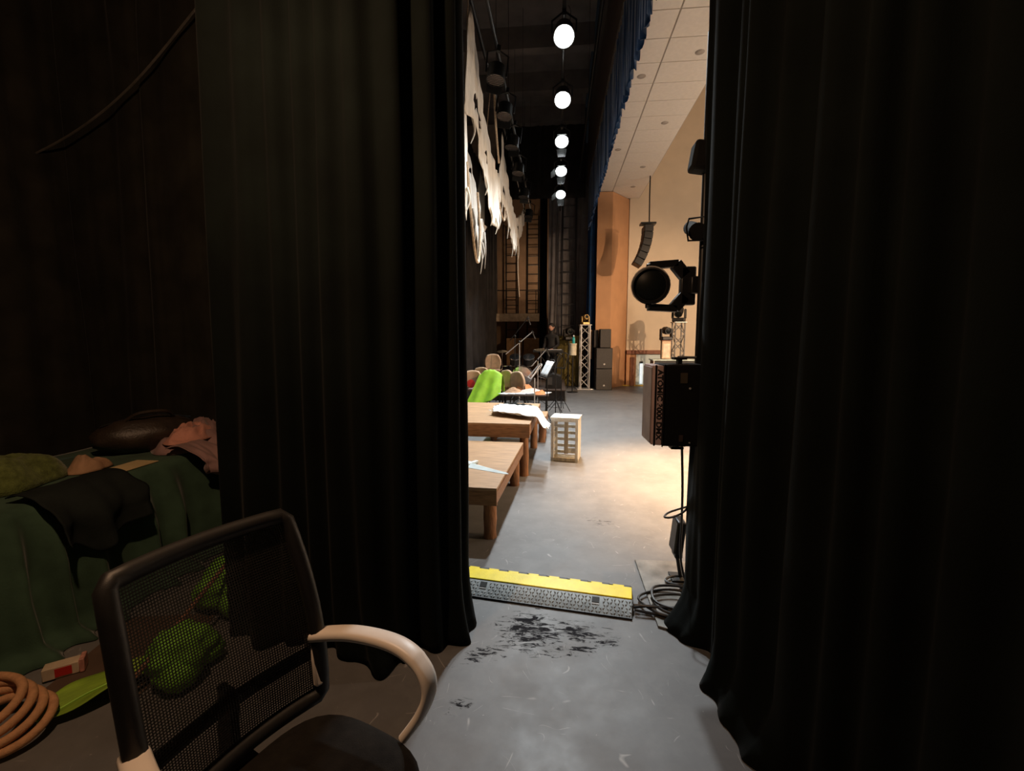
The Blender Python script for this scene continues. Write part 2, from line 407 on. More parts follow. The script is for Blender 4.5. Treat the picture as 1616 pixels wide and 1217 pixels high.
# doorway in the far hall wall; bright room behind painted as pale, glowing panels
dr = thing('door_1', '', 'door', (2.3, 15.7, 0)); del dr['label']; del dr['category']; dr['kind'] = 'structure'
MB().box((0.6, -0.06, 1.14), (1.2, 0.14, 0.13)).build('door_lintel', BROWNDOOR, dr, bevel=0.01)
MB().box((0.16, -0.05, 0.53), (0.32, 0.12, 1.06)).build('door_jamb', ORANGEP, dr, bevel=0.006)
MB().box((0.2, -0.13, 0.49), (0.14, 0.06, 0.96)).build('door_leaf', BROWNDOOR, dr, bevel=0.006)
MB().box((0.78, -0.03, 0.53), (0.9, 0.05, 1.06)).build('door_recess', ROOMGLOW, dr)
MB().box((0.50, -0.075, 0.42), (0.09, 0.04, 0.68)).build('door_room_glow', mat('lit_door_pane', (0.8, 0.9, 0.95), 0.4, emit=(0.75, 0.92, 1.0), estr=0.7), dr, bevel=0.004)  # emission stands in for the brightness of the room beyond
MB().box((0.50, -0.08, 0.80), (0.09, 0.05, 0.06)).build('door_closer', BLACKMETAL, dr)
b = MB().box((3.2, 15.62, 0.02), (3.2, 0.10, 0.04)); struct(b.build('trim_2', YTAPE))
b = MB().box((0.0, 15.55, 0.02), (2.2, 0.10, 0.04)); struct(b.build('trim_3', YTAPE))

# ------------------------------------------------------------------ drapes
def drape(name, plan, z0, z1, m, label, cat='curtain', amp=0.04, wl=0.16, seed=0, flare=(0, 0), flare_h=0.3, nz_=46,
          step=0.012, group=None, structure=False, lean=(0, 0), thick=0.006, dip=0.0, sub=0):
    pl = spline([(x, y, 0) for x, y in plan], 24)
    ds = [0]
    for i in range(1, len(pl)): ds.append(ds[-1] + (pl[i] - pl[i - 1]).length)
    tot = ds[-1]; n = max(8, int(tot / step)); pts = []; j = 0
    for i in range(n + 1):
        s = tot * i / n
        while j < len(ds) - 2 and ds[j + 1] < s: j += 1
        t = (s - ds[j]) / max(1e-6, ds[j + 1] - ds[j]); pts.append(pl[j].lerp(pl[j + 1], min(1, t)))
    def fn(u, v):
        i = min(n, int(round(u * n))); p = pts[i]
        tg = (pts[min(n, i + 1)] - pts[max(0, i - 1)]).normalized(); nr = Vector((tg.y, -tg.x, 0))
        s = u * tot; z = z0 + (z1 - z0) * v ** 1.3
        h = (z - z0)
        ph = 2.4 * nz(s * 1.7, seed * 3.1, 0.12 * z) + 0.6 * nz(s * 3.0, 0.35 * z, seed)
        a = amp * (0.75 + 0.6 * nz(s * 2.2, 0.2 * z, seed + 5))
        wv = math.sin(2 * PI * s / wl + 3 * ph)
        d = a * (wv if wv < 0 else wv ** 0.7) + 0.3 * amp * nz(s * 14, z * 0.7, seed)
        q = p + nr * d
        if h < flare_h:
            k = (1 - h / flare_h) ** 2
            q = q + Vector((flare[0], flare[1], 0)) * k * (0.6 + 0.9 * nz(s * 4, seed, 2) + 0.4 * math.sin(9 * s))
        zz = z - dip * (0.5 + 0.5 * math.cos(2 * PI * s / wl)) * (1 - v)
        return (q.x + lean[0] * h, q.y + lean[1] * h, zz)
    o = MB().grid(fn, n, nz_).build(name, m, solid=thick, sharp=180)
    if structure: struct(o)
    else: tag(o, label, cat, group)
    return o
drape('stage_curtain', [(-1.79, 2.24), (-1.55, 2.16), (-1.25, 2.14), (-0.98, 2.08), (-0.77, 2.10), (-0.62, 2.16), (-0.535, 2.24), (-0.52, 2.42), (-0.57, 2.62)],
      0.002, 7.5, VELVET, 'tall black stage curtain left of the opening, behind the office chair',
      amp=0.038, wl=0.17, seed=3, flare=(0.075, -0.09), flare_h=0.35)
drape('masking_drape', [(-0.75, 2.72), (-1.4, 2.86), (-2.0, 3.3), (-2.33, 4.22)], 0.002, 7.5, VELVET2,  # added out of view to keep stage light off the wing floor
      'unseen dark drape added behind the left stage curtain to block stage light', amp=0.03, wl=0.3, seed=51, step=0.02)
drape('stage_curtain', [(0.78, 2.62), (0.735, 2.46), (0.80, 2.24), (0.76, 2.02), (0.84, 1.78), (0.84, 1.52), (0.95, 1.25), (1.0, 0.95), (1.12, 0.6), (1.2, 0.2), (1.35, -0.3)],
      0.002, 7.5, VELVET, 'tall black stage curtain filling the right side, its hem flaring onto the floor',
      amp=0.03, wl=0.19, seed=11, flare=(-0.11, -0.03), flare_h=0.22)
drape('masking_drape', [(-6.6, 4.6), (-5.4, 4.45), (-4.4, 4.4), (-3.6, 4.25), (-2.4, 4.3)], 0.006, 7.5, VELVET2,
      'dark brownish-black masking drape behind the table of costumes', amp=0.03, wl=0.62, seed=21, step=0.02)
drape('masking_drape', [(-5.1, -1.5), (-4.9, 0.5), (-5.0, 2.5), (-5.0, 4.4)], 0.006, 7.5, VELVET2,
      'dark side drape at the far left edge of the wing', amp=0.03, wl=0.5, seed=25, step=0.025)
drape('backdrop_drape', [(-2.25, 7.2), (-2.2, 9.0), (-2.25, 11.0), (-2.2, 13.0), (-2.2, 16.4)], 0.006, 6.4, FARBLACK,
      'long black backdrop running upstage behind the music stands', amp=0.06, wl=0.45, seed=31, step=0.05, nz_=14)
drape('leg_drape', [(-0.66, 16.6), (-0.40, 16.55)], 0.006, 8.0, mat('near_black_leg', (0.008, 0.009, 0.010), 0.9, spec=0.1),
      'narrow black leg drape at the far side, left of the grey one', amp=0.03, wl=0.13, seed=33, step=0.02, nz_=12)
drape('leg_drape', [(-0.34, 16.0), (0.25, 15.95), (0.98, 15.98)], 0.006, 8.0, GREYLEG,
      'wide dark grey leg drape at the far side behind the truss tower', amp=0.04, wl=0.24, seed=35, step=0.03, nz_=12)
drape('house_curtain', [(0.93, 15.2), (1.05, 15.0), (1.19, 15.15)], 0.006, 6.3, BLUEV,
      'gathered blue house curtain beside the terracotta column', amp=0.05, wl=0.13, seed=37, step=0.015, nz_=14)
drape('valance', [(0.92, 2.2), (0.92, 6.0), (0.92, 10.0), (0.92, 14.9)], 5.0, 6.42, BLUEV,
      'scalloped royal blue valance running along the stage front below the ceiling', cat='valance', amp=0.04, wl=0.2, seed=41, step=0.03, nz_=10, dip=0.07)
# border across the fly space far off
drape('border_drape', [(-2.1, 15.7), (-0.2, 15.7), (0.85, 15.7)], 6.2, 9.0, FARBLACK, 'black border hanging high across the far wing', amp=0.03, wl=0.3, seed=43, step=0.05, nz_=8)
b = MB().tube(spline([(-6.3, 4.12, 3.1), (-5.4, 4.10, 3.24), (-4.6, 4.10, 3.52), (-3.9, 4.08, 3.92), (-3.2, 4.05, 4.5)], 8), 0.010, 6)
tag(b.build('hanging_cable', mat('grey_cable', (0.10, 0.09, 0.08), 0.5)), 'thin cable slung in a sagging arc across the back drape', 'cable')

# ------------------------------------------------------------------ overhead: stage light row
def pipe(x, z, y0, y1, label, name='lighting_pipe'):
    t = thing(name, label, 'pipe', (x, y0, z))
    MB().tube([(0, 0, 0), (0, y1 - y0, 0)], 0.024, 10).build('tube', BLACKMETAL, t)
    for k in range(4):
        y = (y1 - y0) * (0.08 + 0.28 * k)
        MB().tube([(0, y, 0.02), (0, y, 8.98 - z)], 0.004, 5).build('hoist_wire', BLACKMETAL, t)
    return t
pipe(0.04, 5.62, 3.0, 15.0, 'black lighting pipe carrying the row of lit lamps')
pipe(-0.85, 5.48, 4.0, 15.0, 'black lighting pipe beside the white gauze, carrying unlit lamps')
pipe(-1.1, 5.72, 4.0, 16.0, 'thin pipe from which the torn white gauze hangs')
pipe(0.62, 6.6, 3.0, 15.0, 'empty pipe high up beside the blue valance')
def spotlight(y, label, tilt=(0, -0.62, -0.78), doors=0, power=230, swing=0.0):
    t = thing('stage_light', label, 'stage light', (0.04, y, 5.30), group='lit lamps in the overhead row')
    d = Vector(tilt).normalized(); q = d.to_track_quat('Z', 'Y').to_matrix().to_4x4()
    MB().lathe([(0.075, -0.26), (0.115, -0.20), (0.125, -0.05), (0.135, 0.0), (0.135, 0.02), (0.125, 0.02), (0.122, -0.01)], 24, q).build('housing', BLACKMETAL, t)
    MB().lathe([(0.118, -0.012), (0.112, 0.006), (0.06, 0.02), (0.01, 0.024)], 24, q).build('lens', LENS, t)
    MB().tube([q @ Vector((-0.15, 0, -0.1)), (-0.15, 0, 0.18), (-0.02, 0, 0.27), (0.02, 0, 0.27), (0.15, 0, 0.18), q @ Vector((0.15, 0, -0.1))], 0.012, 6).build('yoke', BLACKMETAL, t)
    MB().box((0, 0, 0.30), (0.05, 0.04, 0.09)).build('clamp', BLACKMETAL, t, bevel=0.005)
    MB().tube(spline([q @ Vector((0, 0, -0.25)), (0.06, 0.16, 0.2), (0.08, 0.05, 0.3), (0.05, -0.02, 0.33)], 5), 0.006, 5).build('power_cable', RUBBER, t)
    for k in range(doors):
        a = (0, PI, PI / 2, -PI / 2)[k]
        mx = q @ Matrix.Rotation(a, 4, 'Z') @ Matrix.Translation((0, 0.13, 0.02)) @ Matrix.Rotation(R(-14 - 16 * swing), 4, 'X')
        MB().add([(-0.1, 0, 0), (0.1, 0, 0), (0.07, 0.0, 0.16), (-0.07, 0.0, 0.16), (-0.1, 0.003, 0), (0.1, 0.003, 0), (0.07, 0.003, 0.16), (-0.07, 0.003, 0.16)],
                 [(0, 1, 2, 3), (7, 6, 5, 4), (0, 4, 5, 1), (1, 5, 6, 2), (2, 6, 7, 3), (3, 7, 4, 0)], mx).build('barn_door', MATT, t)
    lp = d * 0.06
    lamp('beam', 'SPOT', tuple(lp), tuple(lp + Vector((0.04 if y < 9 else -0.05, -0.22, -0.95))), power, (0.90, 0.97, 1.0), 0.09, 100, 0.85, parent=t)
    return t
spotlight(6.06, 'round lit stage light nearest in the overhead row, largest glowing disc', power=760)
spotlight(7.57, 'second lit stage light from the front of the overhead row', power=780)
spotlight(9.09, 'third lit stage light of the overhead row, lens partly cut by its barn doors', doors=2, power=640, swing=1.2)
spotlight(10.64, 'fourth lit stage light of the overhead row, half hidden by barn doors', doors=3, power=480, swing=1.4)
spotlight(12.31, 'farthest lit stage light in the overhead row, smallest glow', doors=3, power=400, swing=1.5)

ordn = ['nearest', 'second', 'third', 'fourth', 'fifth', 'farthest']
led0 = None
for k, (y, rz, rx) in enumerate(((6.35, 0.3, -0.12), (7.35, 0.1, -0.2), (8.5, -0.2, -0.1), (9.8, 0.2, -0.15), (11.4, 0.0, -0.1), (13.2, 0.1, -0.15))):
    lab = '%s unlit black lamp on the pipe beside the white gauze' % ordn[k]
    if led0 is None:
        t = led0 = thing('wash_light', lab, 'stage light', (0, 0, 0), group='unlit lamps on the pipe beside the gauze')
        MB().lathe([(0.07, 0.22), (0.11, 0.19), (0.115, 0.05), (0.125, 0.0), (0.118, 0.0), (0.115, 0.015)], 20).build('housing', BLACKMETAL, t)
        ln = MB().lathe([(0.115, 0.02), (0.11, 0.006), (0.01, 0.006)], 20).build('lens', mat('pale_lens', (0.22, 0.18, 0.16), 0.3), t)
        for i in range(-3, 4):
            w_ = math.sqrt(max(0, 0.112 ** 2 - (i * 0.03) ** 2))
            MB().box((0, i * 0.03, 0.0), (2 * w_, 0.006, 0.006)).build('lens_bar', BLACKMETAL, ln)
        MB().tube([(-0.14, 0, 0.08), (-0.14, 0, 0.36), (0, 0, 0.42), (0.14, 0, 0.36), (0.14, 0, 0.08)], 0.012, 6).build('yoke', BLACKMETAL, t)
        MB().box((0, 0, 0.44), (0.05, 0.05, 0.08)).build('clamp', BLACKMETAL, t, bevel=0.004)
        MB().box((0, 0.13, 0.0), (0.2, 0.004, 0.16), (0.3, 0, 0)).build('barn_door', BLACKMETAL, t)
    else:
        t = copy_tree(led0); t['label'] = lab
    t.location = (-0.85, y, 4.98); t.rotation_euler = (rx, 0.12, rz)

# ------------------------------------------------------------------ torn gauze
def rag(name, outline, x, m, label, seed, amp=0.035, group=None, holes=(), parent=None, jag=0.035):
    pts = [Vector(p) for p in outline]; dense = []
    for i in range(len(pts)):
        a, b_ = pts[i], pts[(i + 1) % len(pts)]
        k = max(1, int((b_ - a).length / 0.11))
        for j in range(k):
            p = a.lerp(b_, j / k)
            if j: p = p + Vector((nz(p.x * 5, p.y * 5, seed), nz(p.x * 5, p.y * 5, seed + 7))) * jag
            dense.append(p)
    n = len(dense)
    xs = [p.x for p in dense]; ys = [p.y for p in dense]
    rnd = random.Random(seed); inner = []
    xg = min(xs)
    while xg < max(xs):
        yg = min(ys)
        while yg < max(ys):
            inner.append(Vector((xg + rnd.uniform(-.02, .02), yg + rnd.uniform(-.02, .02)))); yg += 0.09
        xg += 0.09
    edges = [(i, (i + 1) % n) for i in range(n)]
    def skip(p):
        for (hx, hy, hr, hs) in holes:
            if ((p.x - hx) / hr) ** 2 + ((p.y - hy) / hs) ** 2 < 1: return True
        return False
    r = geometry.delaunay_2d_cdt(dense + inner, edges, [], 1, 1e-4)
    vs = [(x + amp * nz(v.x * 2.2, v.y * 0.8, seed) + 0.012 * math.sin(v.x * 16 + 3 * nz(v.y, seed)), v.x, v.y) for v in r[0]]
    fs = [f for f in r[2] if not skip(sum((r[0][i] for i in f), Vector((0, 0))) / 3)]
    o = MB().add(vs, fs).build(name, m, parent, solid=0.006, sharp=180)
    if label: tag(o, label, 'gauze', group)
    return o
G1 = [(5.95, 5.66), (5.68, 4.87), (5.51, 4.47), (5.44, 4.2), (5.72, 4.28), (6.08, 4.37), (6.3, 4.25), (6.55, 4.1), (6.9, 3.95), (7.35, 3.7), (7.75, 3.5), (8.32, 3.55), (8.78, 3.95), (8.98, 4.42), (8.7, 4.61), (8.09, 4.48), (7.65, 4.59), (7.19, 4.78), (6.84, 4.93), (6.53, 5.15), (6.2, 5.4)]
G2 = [(9.41, 5.66), (8.99, 4.88), (8.7, 4.5), (8.88, 4.2), (9.62, 4.3), (10.48, 4.13), (11.37, 3.89), (11.88, 3.79), (12.82, 4.18), (14.4, 4.83), (15.2, 5.3), (15.0, 5.7), (13.67, 5.16), (12.23, 4.7), (11.37, 4.79), (10.36, 5.04), (9.86, 5.25)]
G3 = [(5.25, 5.1), (5.2, 4.01), (5.35, 3.32), (5.66, 3.03), (5.74, 3.27), (5.64, 3.61), (5.79, 3.95), (5.68, 4.33), (5.55, 4.6), (5.42, 5.2)]
G4 = [(5.76, 4.30), (5.85, 3.85), (6.2, 3.60), (6.5, 3.28), (6.72, 3.05), (6.85, 2.82), (6.95, 3.0), (7.1, 2.88), (7.2, 3.05), (7.39, 3.05), (7.76, 3.45), (7.4, 3.49), (7.05, 3.45), (7.14, 3.60), (6.78, 3.75), (6.42, 3.95), (6.09, 4.15)]
G5 = [(7.6, 4.3), (7.2, 3.6), (7.35, 3.2), (7.42, 2.85), (7.6, 3.2), (7.95, 3.6), (8.1, 4.2)]
g = rag('gauze_rag', G1, -1.1, GAUZE, 'large torn white gauze rag with a tall peak, nearest of the hanging gauze', 5, holes=((6.15, 4.62, .13, .10), (6.5, 4.55, .06, .16), (7.1, 4.3, .10, .07)))
rag('tatter', G3, -1.12, GAUZE, None, 9, parent=g)
rag('gauze_rag', G2, -1.12, GAUZE, 'farther torn white gauze rag with a second peak and drooping point', 15, holes=((9.6, 4.6, .16, .09), (12.9, 4.6, .3, .12)))
rag('gauze_rag', G4, -1.2, GAUZEG, 'grey torn gauze rag drooping lowest behind the white one', 25, holes=((6.35, 3.85, .10, .07), (6.9, 3.3, .09, .06)))
rag('gauze_rag', G5, -1.28, GAUZEG, 'small grey gauze tatter hanging behind the tall rag', 35)
rs_ = random.Random(12)
for o_, x_, spots in ((bpy.data.objects['gauze_rag.002'], -1.2, ((6.5, 3.4), (6.62, 3.25), (6.86, 3.1), (7.1, 3.05), (7.3, 3.1), (7.5, 3.3))),
                      (bpy.data.objects['gauze_rag'], -1.1, ((5.6, 3.4), (5.95, 4.4), (7.0, 4.0), (7.5, 3.7), (8.2, 3.7), (8.6, 3.95))),
                      (bpy.data.objects['gauze_rag.001'], -1.12, ((9.1, 4.4), (10.2, 4.3), (11.2, 4.0), (12.0, 4.0), (12.9, 4.3)))):
    for (y_, z_) in spots:
        L_ = rs_.uniform(0.25, 0.6)
        MB().tube(spline([(x_, y_, z_), (x_ + 0.03, y_ + rs_.uniform(-.06, .06), z_ - L_ * 0.5), (x_, y_ + rs_.uniform(-.08, .08), z_ - L_)], 5), [0.022 - 0.0017 * i for i in range(11)], 5).build('strand', o_.data.materials[0], o_)
for o_, (y_, z_) in ((bpy.data.objects['gauze_rag.002'], (5.9, 4.2)), (bpy.data.objects['gauze_rag.003'], (7.8, 4.25))):
    MB().tube([(-1.2 if y_ < 7 else -1.28, y_, z_ - 0.08), (-1.12, y_, 5.71)], 0.008, 5).build('tie_cord', ROPEM, o_)
for i, (pts, lab) in enumerate((
    ([(-1.1, 5.62, 3.7), (-1.08, 5.75, 3.1), (-1.07, 6.0, 2.66), (-1.09, 6.35, 2.68), (-1.1, 6.5, 3.1), (-1.12, 6.45, 3.6)], 'looped pale cord hanging lowest under the near gauze'),
    ([(-1.1, 8.25, 4.4), (-1.08, 8.6, 4.0), (-1.06, 9.1, 3.88), (-1.08, 9.4, 4.2)], 'short pale cord loop between the two gauze peaks'),
    ([(-1.1, 12.6, 4.3), (-1.1, 12.7, 3.4), (-1.08, 12.9, 2.75)], 'loose pale cord trailing below the far gauze'),
    ([(-1.0, 7.25, 5.72), (-1.0, 7.45, 5.0), (-1.02, 8.0, 4.55)], 'tan tie line running up from the gauze to the pipe'))):
    tag(MB().tube(spline(pts, 8), 0.018, 6).build('cord', ROPEM), lab, 'cord')

# ------------------------------------------------------------------ far side: column speakers, truss, ladder
def cabinet(name, label, loc, dims, group=None, badge=True):
    t = thing(name, label, 'speaker', loc, group=group)
    x, y, z = dims
    MB().box((0, 0, z / 2), (x, y, z)).build('cabinet', BLACKPLASTIC, t, bevel=0.012)
    MB().box((0, -y / 2 - 0.006, z / 2), (x - 0.03, 0.012, z - 0.03)).build('grille', SPEAKERG, t, bevel=0.004)
    if badge: MB().lathe([(0.028, -0.004), (0.028, 0.004), (0.02, 0.006)], 14, Matrix.Translation((0.0, -y / 2 - 0.014, 0.14)) @ Matrix.Rotation(PI / 2, 4, 'X')).build('badge', ALU, t)
    for s_ in (-1, 1):
        MB().box((s_ * (x / 2 + 0.002), 0, z * 0.55), (0.012, 0.16, 0.05)).build('handle', BLACKMETAL, t, bevel=0.003)
    return t
cabinet('subwoofer', 'grey-fronted subwoofer standing on the floor by the terracotta column, bottom of the stack', (1.44, 14.55, 0), (0.50, 0.5, 0.66), 'stacked loudspeakers')
cabinet('subwoofer', 'grey-fronted subwoofer in the middle of the loudspeaker stack', (1.44, 14.55, 0.662), (0.50, 0.5, 0.64), 'stacked loudspeakers')
cabinet('loudspeaker', 'narrower dark loudspeaker on top of the stack by the column', (1.47, 14.55, 1.304), (0.34, 0.36, 0.58), 'stacked loudspeakers', False)
cabinet('loudspeaker', 'slim black loudspeaker behind the top of the stack, beside the blue curtain', (1.2, 14.72, 1.304), (0.14, 0.3, 0.56), 'stacked loudspeakers', False)

def truss(label, loc, h=2.0, w=0.27, ALU=ALU):
    t = thing('truss_tower', label, 'truss', loc, (0, 0, R(6)))
    for sx in (-1, 1):
        for sy in (-1, 1):
            MB().tube([(sx * w / 2, sy * w / 2, 0.02), (sx * w / 2, sy * w / 2, h)], 0.022, 8).build('chord', ALU, t)
    brace = {}
    n = 7; dz = (h - 0.1) / n
    for k in range(n):
        for side in range(4):
            a, b_ = (-1, 1) if (k + side) % 2 else (1, -1)
            z0 = 0.06 + k * dz
            pa = (a * w / 2, -w / 2, 0); pb = (b_ * w / 2, -w / 2, dz)
            key = a
            if key not in brace:
                brace[key] = MB().tube([pa, pb], 0.014, 6).build('brace', ALU, t); o = brace[key]
            else: o = clone(brace[key], t)
            o.location = (0, 0, z0); o.rotation_euler = (0, 0, side * PI / 2)
    MB().box((0, 0, 0.012), (0.5, 0.5, 0.024)).build('base_plate', ALU, t, bevel=0.004)
    MB().box((0, 0, h + 0.012), (w + 0.1, w + 0.1, 0.024)).build('top_plate', ALU, t, bevel=0.004)
    return t
truss('silver truss tower standing left of the loudspeaker stack', (0.85, 14.55, 0))
truss('silver truss tower partly hidden behind the black strobe at right', (3.50, 13.8, 0), 2.05, ALU=DULLALU)
def moving_head(label, loc, tilt, rz=0.0, s=1.0, m=BLACKPLASTIC):
    t = thing('moving_head', label, 'stage light', loc, (0, 0, rz)); t.scale = (s, s, s)
    MB().box((0, 0, 0.05), (0.30, 0.24, 0.10)).build('base', m, t, bevel=0.02)
    for s_ in (-1, 1): MB().box((s_ * 0.15, 0, 0.20), (0.05, 0.12, 0.24)).build('yoke_arm', m, t, bevel=0.02)
    q = Matrix.Translation((0, 0, 0.27)) @ Matrix.Rotation(tilt, 4, 'X')
    hd = MB().lathe([(0.07, -0.14), (0.10, -0.10), (0.11, 0.0), (0.10, 0.10), (0.095, 0.16), (0.08, 0.16), (0.078, 0.15)], 18, q).build('head', m, t)
    MB().lathe([(0.078, 0.148), (0.05, 0.158), (0.01, 0.16)], 18, q).build('lens', GLASSD, hd)
    return t
moving_head('moving head lamp lying on top of the left truss tower', (0.85, 14.55, 2.026), R(80), 0.4, 0.8, BRASSY)
moving_head('black moving head lamp on top of the right truss tower', (3.50, 13.8, 2.076), R(125), -0.4, 1.15)
# a smaller lamp on a stand, left of the right truss
def lamp_stand(label, loc, h, headlab, rz=0.0):
    t = thing('lamp_stand', label, 'stand', loc)
    MB().tube([(0, 0, 0.1), (0, 0, h)], 0.018, 8).build('pole', BLACKMETAL, t)
    for k in range(3):
        a = k * 2 * PI / 3 + 0.4
        MB().tube([(0, 0, 0.45), (0.3 * math.cos(a), 0.3 * math.sin(a), 0.01)], 0.011, 6).build('leg', BLACKMETAL, t)
    MB().box((0, 0, h - 0.02), (0.22, 0.03, 0.03)).build('crossbar', BLACKMETAL, t)
    moving_head(headlab, (loc[0], loc[1], h), R(95), rz, 1.05)
moving_head('small round lamp standing on the pale narrow box left of the right truss', (3.02, 13.22, 1.546), R(95), 0.2, 1.0)
lamp_stand('black lamp stand between the person and the left truss tower', (0.36, 14.95, 0), 1.55, 'unlit lamp on a stand left of the left truss tower', 0.3)
t = thing('equipment_case', 'pale topped equipment case on which things stand, beyond the black strobe', 'case', (3.3, 13.2, 0))
MB().box((0, 0, 0.5), (1.3, 0.5, 0.98)).build('body', mat('case_black', (0.03, 0.028, 0.026), 0.5), t, bevel=0.01)
MB().box((0, 0, 1.0), (1.36, 0.56, 0.035)).build('lid', mat('pale_teal_top', (0.55, 0.66, 0.62), 0.5), t, bevel=0.006)
for s_ in (-1, 1): MB().box((s_ * 0.64, -0.25, 0.5), (0.03, 0.03, 0.98)).build('edge_strip', ALU, t)
t = thing('upright_box', 'pale narrow box standing on the equipment case, left of the right truss', 'box', (3.02, 13.22, 1.02))
MB().box((0, 0, 0.26), (0.24, 0.2, 0.50)).build('shell', mat('pale_oak', (0.62, 0.45, 0.30), 0.6), t, bevel=0.01)
MB().box((0, -0.102, 0.24), (0.17, 0.008, 0.38)).build('front_panel', mat('ivory_panel', (0.78, 0.68, 0.52), 0.5), t)
MB().box((0, 0, 0.515), (0.26, 0.22, 0.02)).build('top', BROWNDOOR, t)
t = thing('flat_panel', 'pale tan upright panel leaning behind the left truss tower', 'panel', (1.03, 14.8, 0.95))
MB().box((0, 0, 0.45), (0.12, 0.03, 0.92)).build('board', mat('tan_board', (0.50, 0.33, 0.2), 0.7), t)
MB().box((0, 0.04, -0.4), (0.06, 0.04, 1.1)).build('foot', BLACKMETAL, t)
t = thing('scenery_flat', 'dim olive green scenery flat in the dark behind the standing person', 'scenery', (0.42, 15.35, 0))
MB().box((0, 0, 0.85), (0.85, 0.04, 1.66)).build('panel', mat('olive_paint', (0.17, 0.13, 0.03), 0.8), t)
for s_ in (-1, 1): MB().box((s_ * 0.40, 0.04, 0.85), (0.05, 0.04, 1.66)).build('batten', DARKBROWN, t)
MB().box((0, 0.04, 0.03), (0.85, 0.04, 0.05)).build('foot_batten', DARKBROWN, t)
# white drum lantern on stand
t = thing('bucket_stand', 'white cylinder on a thin stand, left of the left truss tower', 'stand', (0.45, 13.6, 0))
MB().tube([(0, 0, 0), (0, 0, 1.1)], 0.015, 8).build('pole', BLACKMETAL, t)
MB().lathe([(0.16, 0), (0.16, 0.02), (0.03, 0.03)], 18).build('base', BLACKMETAL, t)
MB().lathe([(0.095, 1.10), (0.105, 1.11), (0.11, 1.42), (0.115, 1.43), (0.115, 1.45), (0.1, 1.45)], 20).build('cylinder', mat('cream_enamel', (0.72, 0.66, 0.50), 0.45), t)
t = thing('bottle', 'small teal bottle standing on the white cylinder', 'bottle', (0.47, 13.6, 1.451))
MB().lathe([(0.035, 0), (0.042, 0.02), (0.042, 0.14), (0.02, 0.18), (0.018, 0.2)], 14).build('body', TEAL, t)
MB().lathe([(0.022, 0.2), (0.022, 0.23), (0.018, 0.235)], 12).build('cap', WHITEC, t)
# ladders / scene frames in the far wing
def ladder(label, loc, w, h, nr, m=BLACKMETAL, rx=0.0):
    t = thing('wall_ladder', label, 'ladder', loc, (rx, 0, 0))
    for s_ in (-1, 1): MB().tube([(s_ * w / 2, 0, 0), (s_ * w / 2, 0, h)], 0.03, 6).build('rail', m, t)
    r0 = None
    for k in range(nr):
        z = 0.25 + (h - 0.4) * k / (nr - 1)
        if r0 is None: r0 = MB().tube([(-w / 2, 0, 0), (w / 2, 0, 0)], 0.016, 6).build('rung', m, t); o = r0
        else: o = clone(r0, t)
        o.location = (0, 0, z)
    return t
ladder('dark metal ladder frame on the far wing wall, nearer the black backdrop', (-1.92, 19.35, 0), 0.50, 6.2, 18)
ladder('dark metal ladder frame on the far wing wall, beside the narrow black leg', (-1.05, 19.35, 0), 0.46, 6.6, 18)
ladder('tall thin ladder in front of the wide grey leg drape', (0.35, 15.75, 0), 0.45, 7.2, 20, mat('dull_dark_steel', (0.035, 0.035, 0.04), 0.5, 0.5))
t = thing('wing_balcony', 'narrow beige service gallery across the ladders in the far wing', 'gallery', (-1.5, 19.1, 2.35))
MB().box((0, 0, 0.1), (2.1, 0.5, 0.32)).build('deck', mat('gallery_paint', (0.35, 0.27, 0.2), 0.8), t)
for k in range(6): MB().tube([(-1 + 0.4 * k, -0.22, 0.26), (-1 + 0.4 * k, -0.22, 1.2)], 0.015, 6).build('baluster', BLACKMETAL, t)
MB().tube([(-1.05, -0.22, 1.2), (1.05, -0.22, 1.2)], 0.02, 6).build('handrail', BLACKMETAL, t)
for k, (x, lab) in enumerate(((-1.75, 'stacked brown carton in the far wing, left of its twin'), (-1.05, 'stacked brown carton in the far wing, right of its twin'))):
    t = thing('carton', lab, 'carton', (x, 18.6, 0), group='cartons in the far wing')
    MB().box((0, 0, 0.8), (0.6, 0.5, 1.6)).build('box', mat('carton_brown', (0.38, 0.22, 0.11), 0.8), t, bevel=0.01)
    MB().box((0, -0.255, 0.8), (0.07, 0.004, 1.6)).build('tape', TANC, t)
lamp('far_wing_light', 'POINT', (-0.9, 18.0, 4.2), (0, 0, 0), 40, (1.0, 0.68, 0.42), 0.2)
# hanging line array
t = thing('line_array', 'curved black line array hanging in front of the cream hall wall', 'speaker', (2.50, 13.6, 4.75))
MB().tube([(0.04, 0, 0.12), (0.03, 0, 0.8), (0.03, 0, 1.37)], 0.018, 6).build('hoist_chain', BLACKMETAL, t)
MB().box((0.0, 0, 0.06), (0.42, 0.3, 0.05)).build('fly_bar', BLACKMETAL, t)
z = 0.0; x = 0.0; ang = 0.0
for k in range(6):
    h = 0.19; cx = x - math.sin(ang) * h / 2; cz = z - math.cos(ang) * h / 2
    e = MB().box((0, 0, 0), (0.24, 0.5, 0.18)).build('array_element', BLACKPLASTIC, t, bevel=0.012)
    e.location = (cx, 0, cz); e.rotation_euler = (0, ang, 0)
    MB().box((-0.122, 0, 0), (0.012, 0.46, 0.15)).build('grille', SPEAKERG, e)
    x -= math.sin(ang) * h; z -= math.cos(ang) * h; ang += R(6)

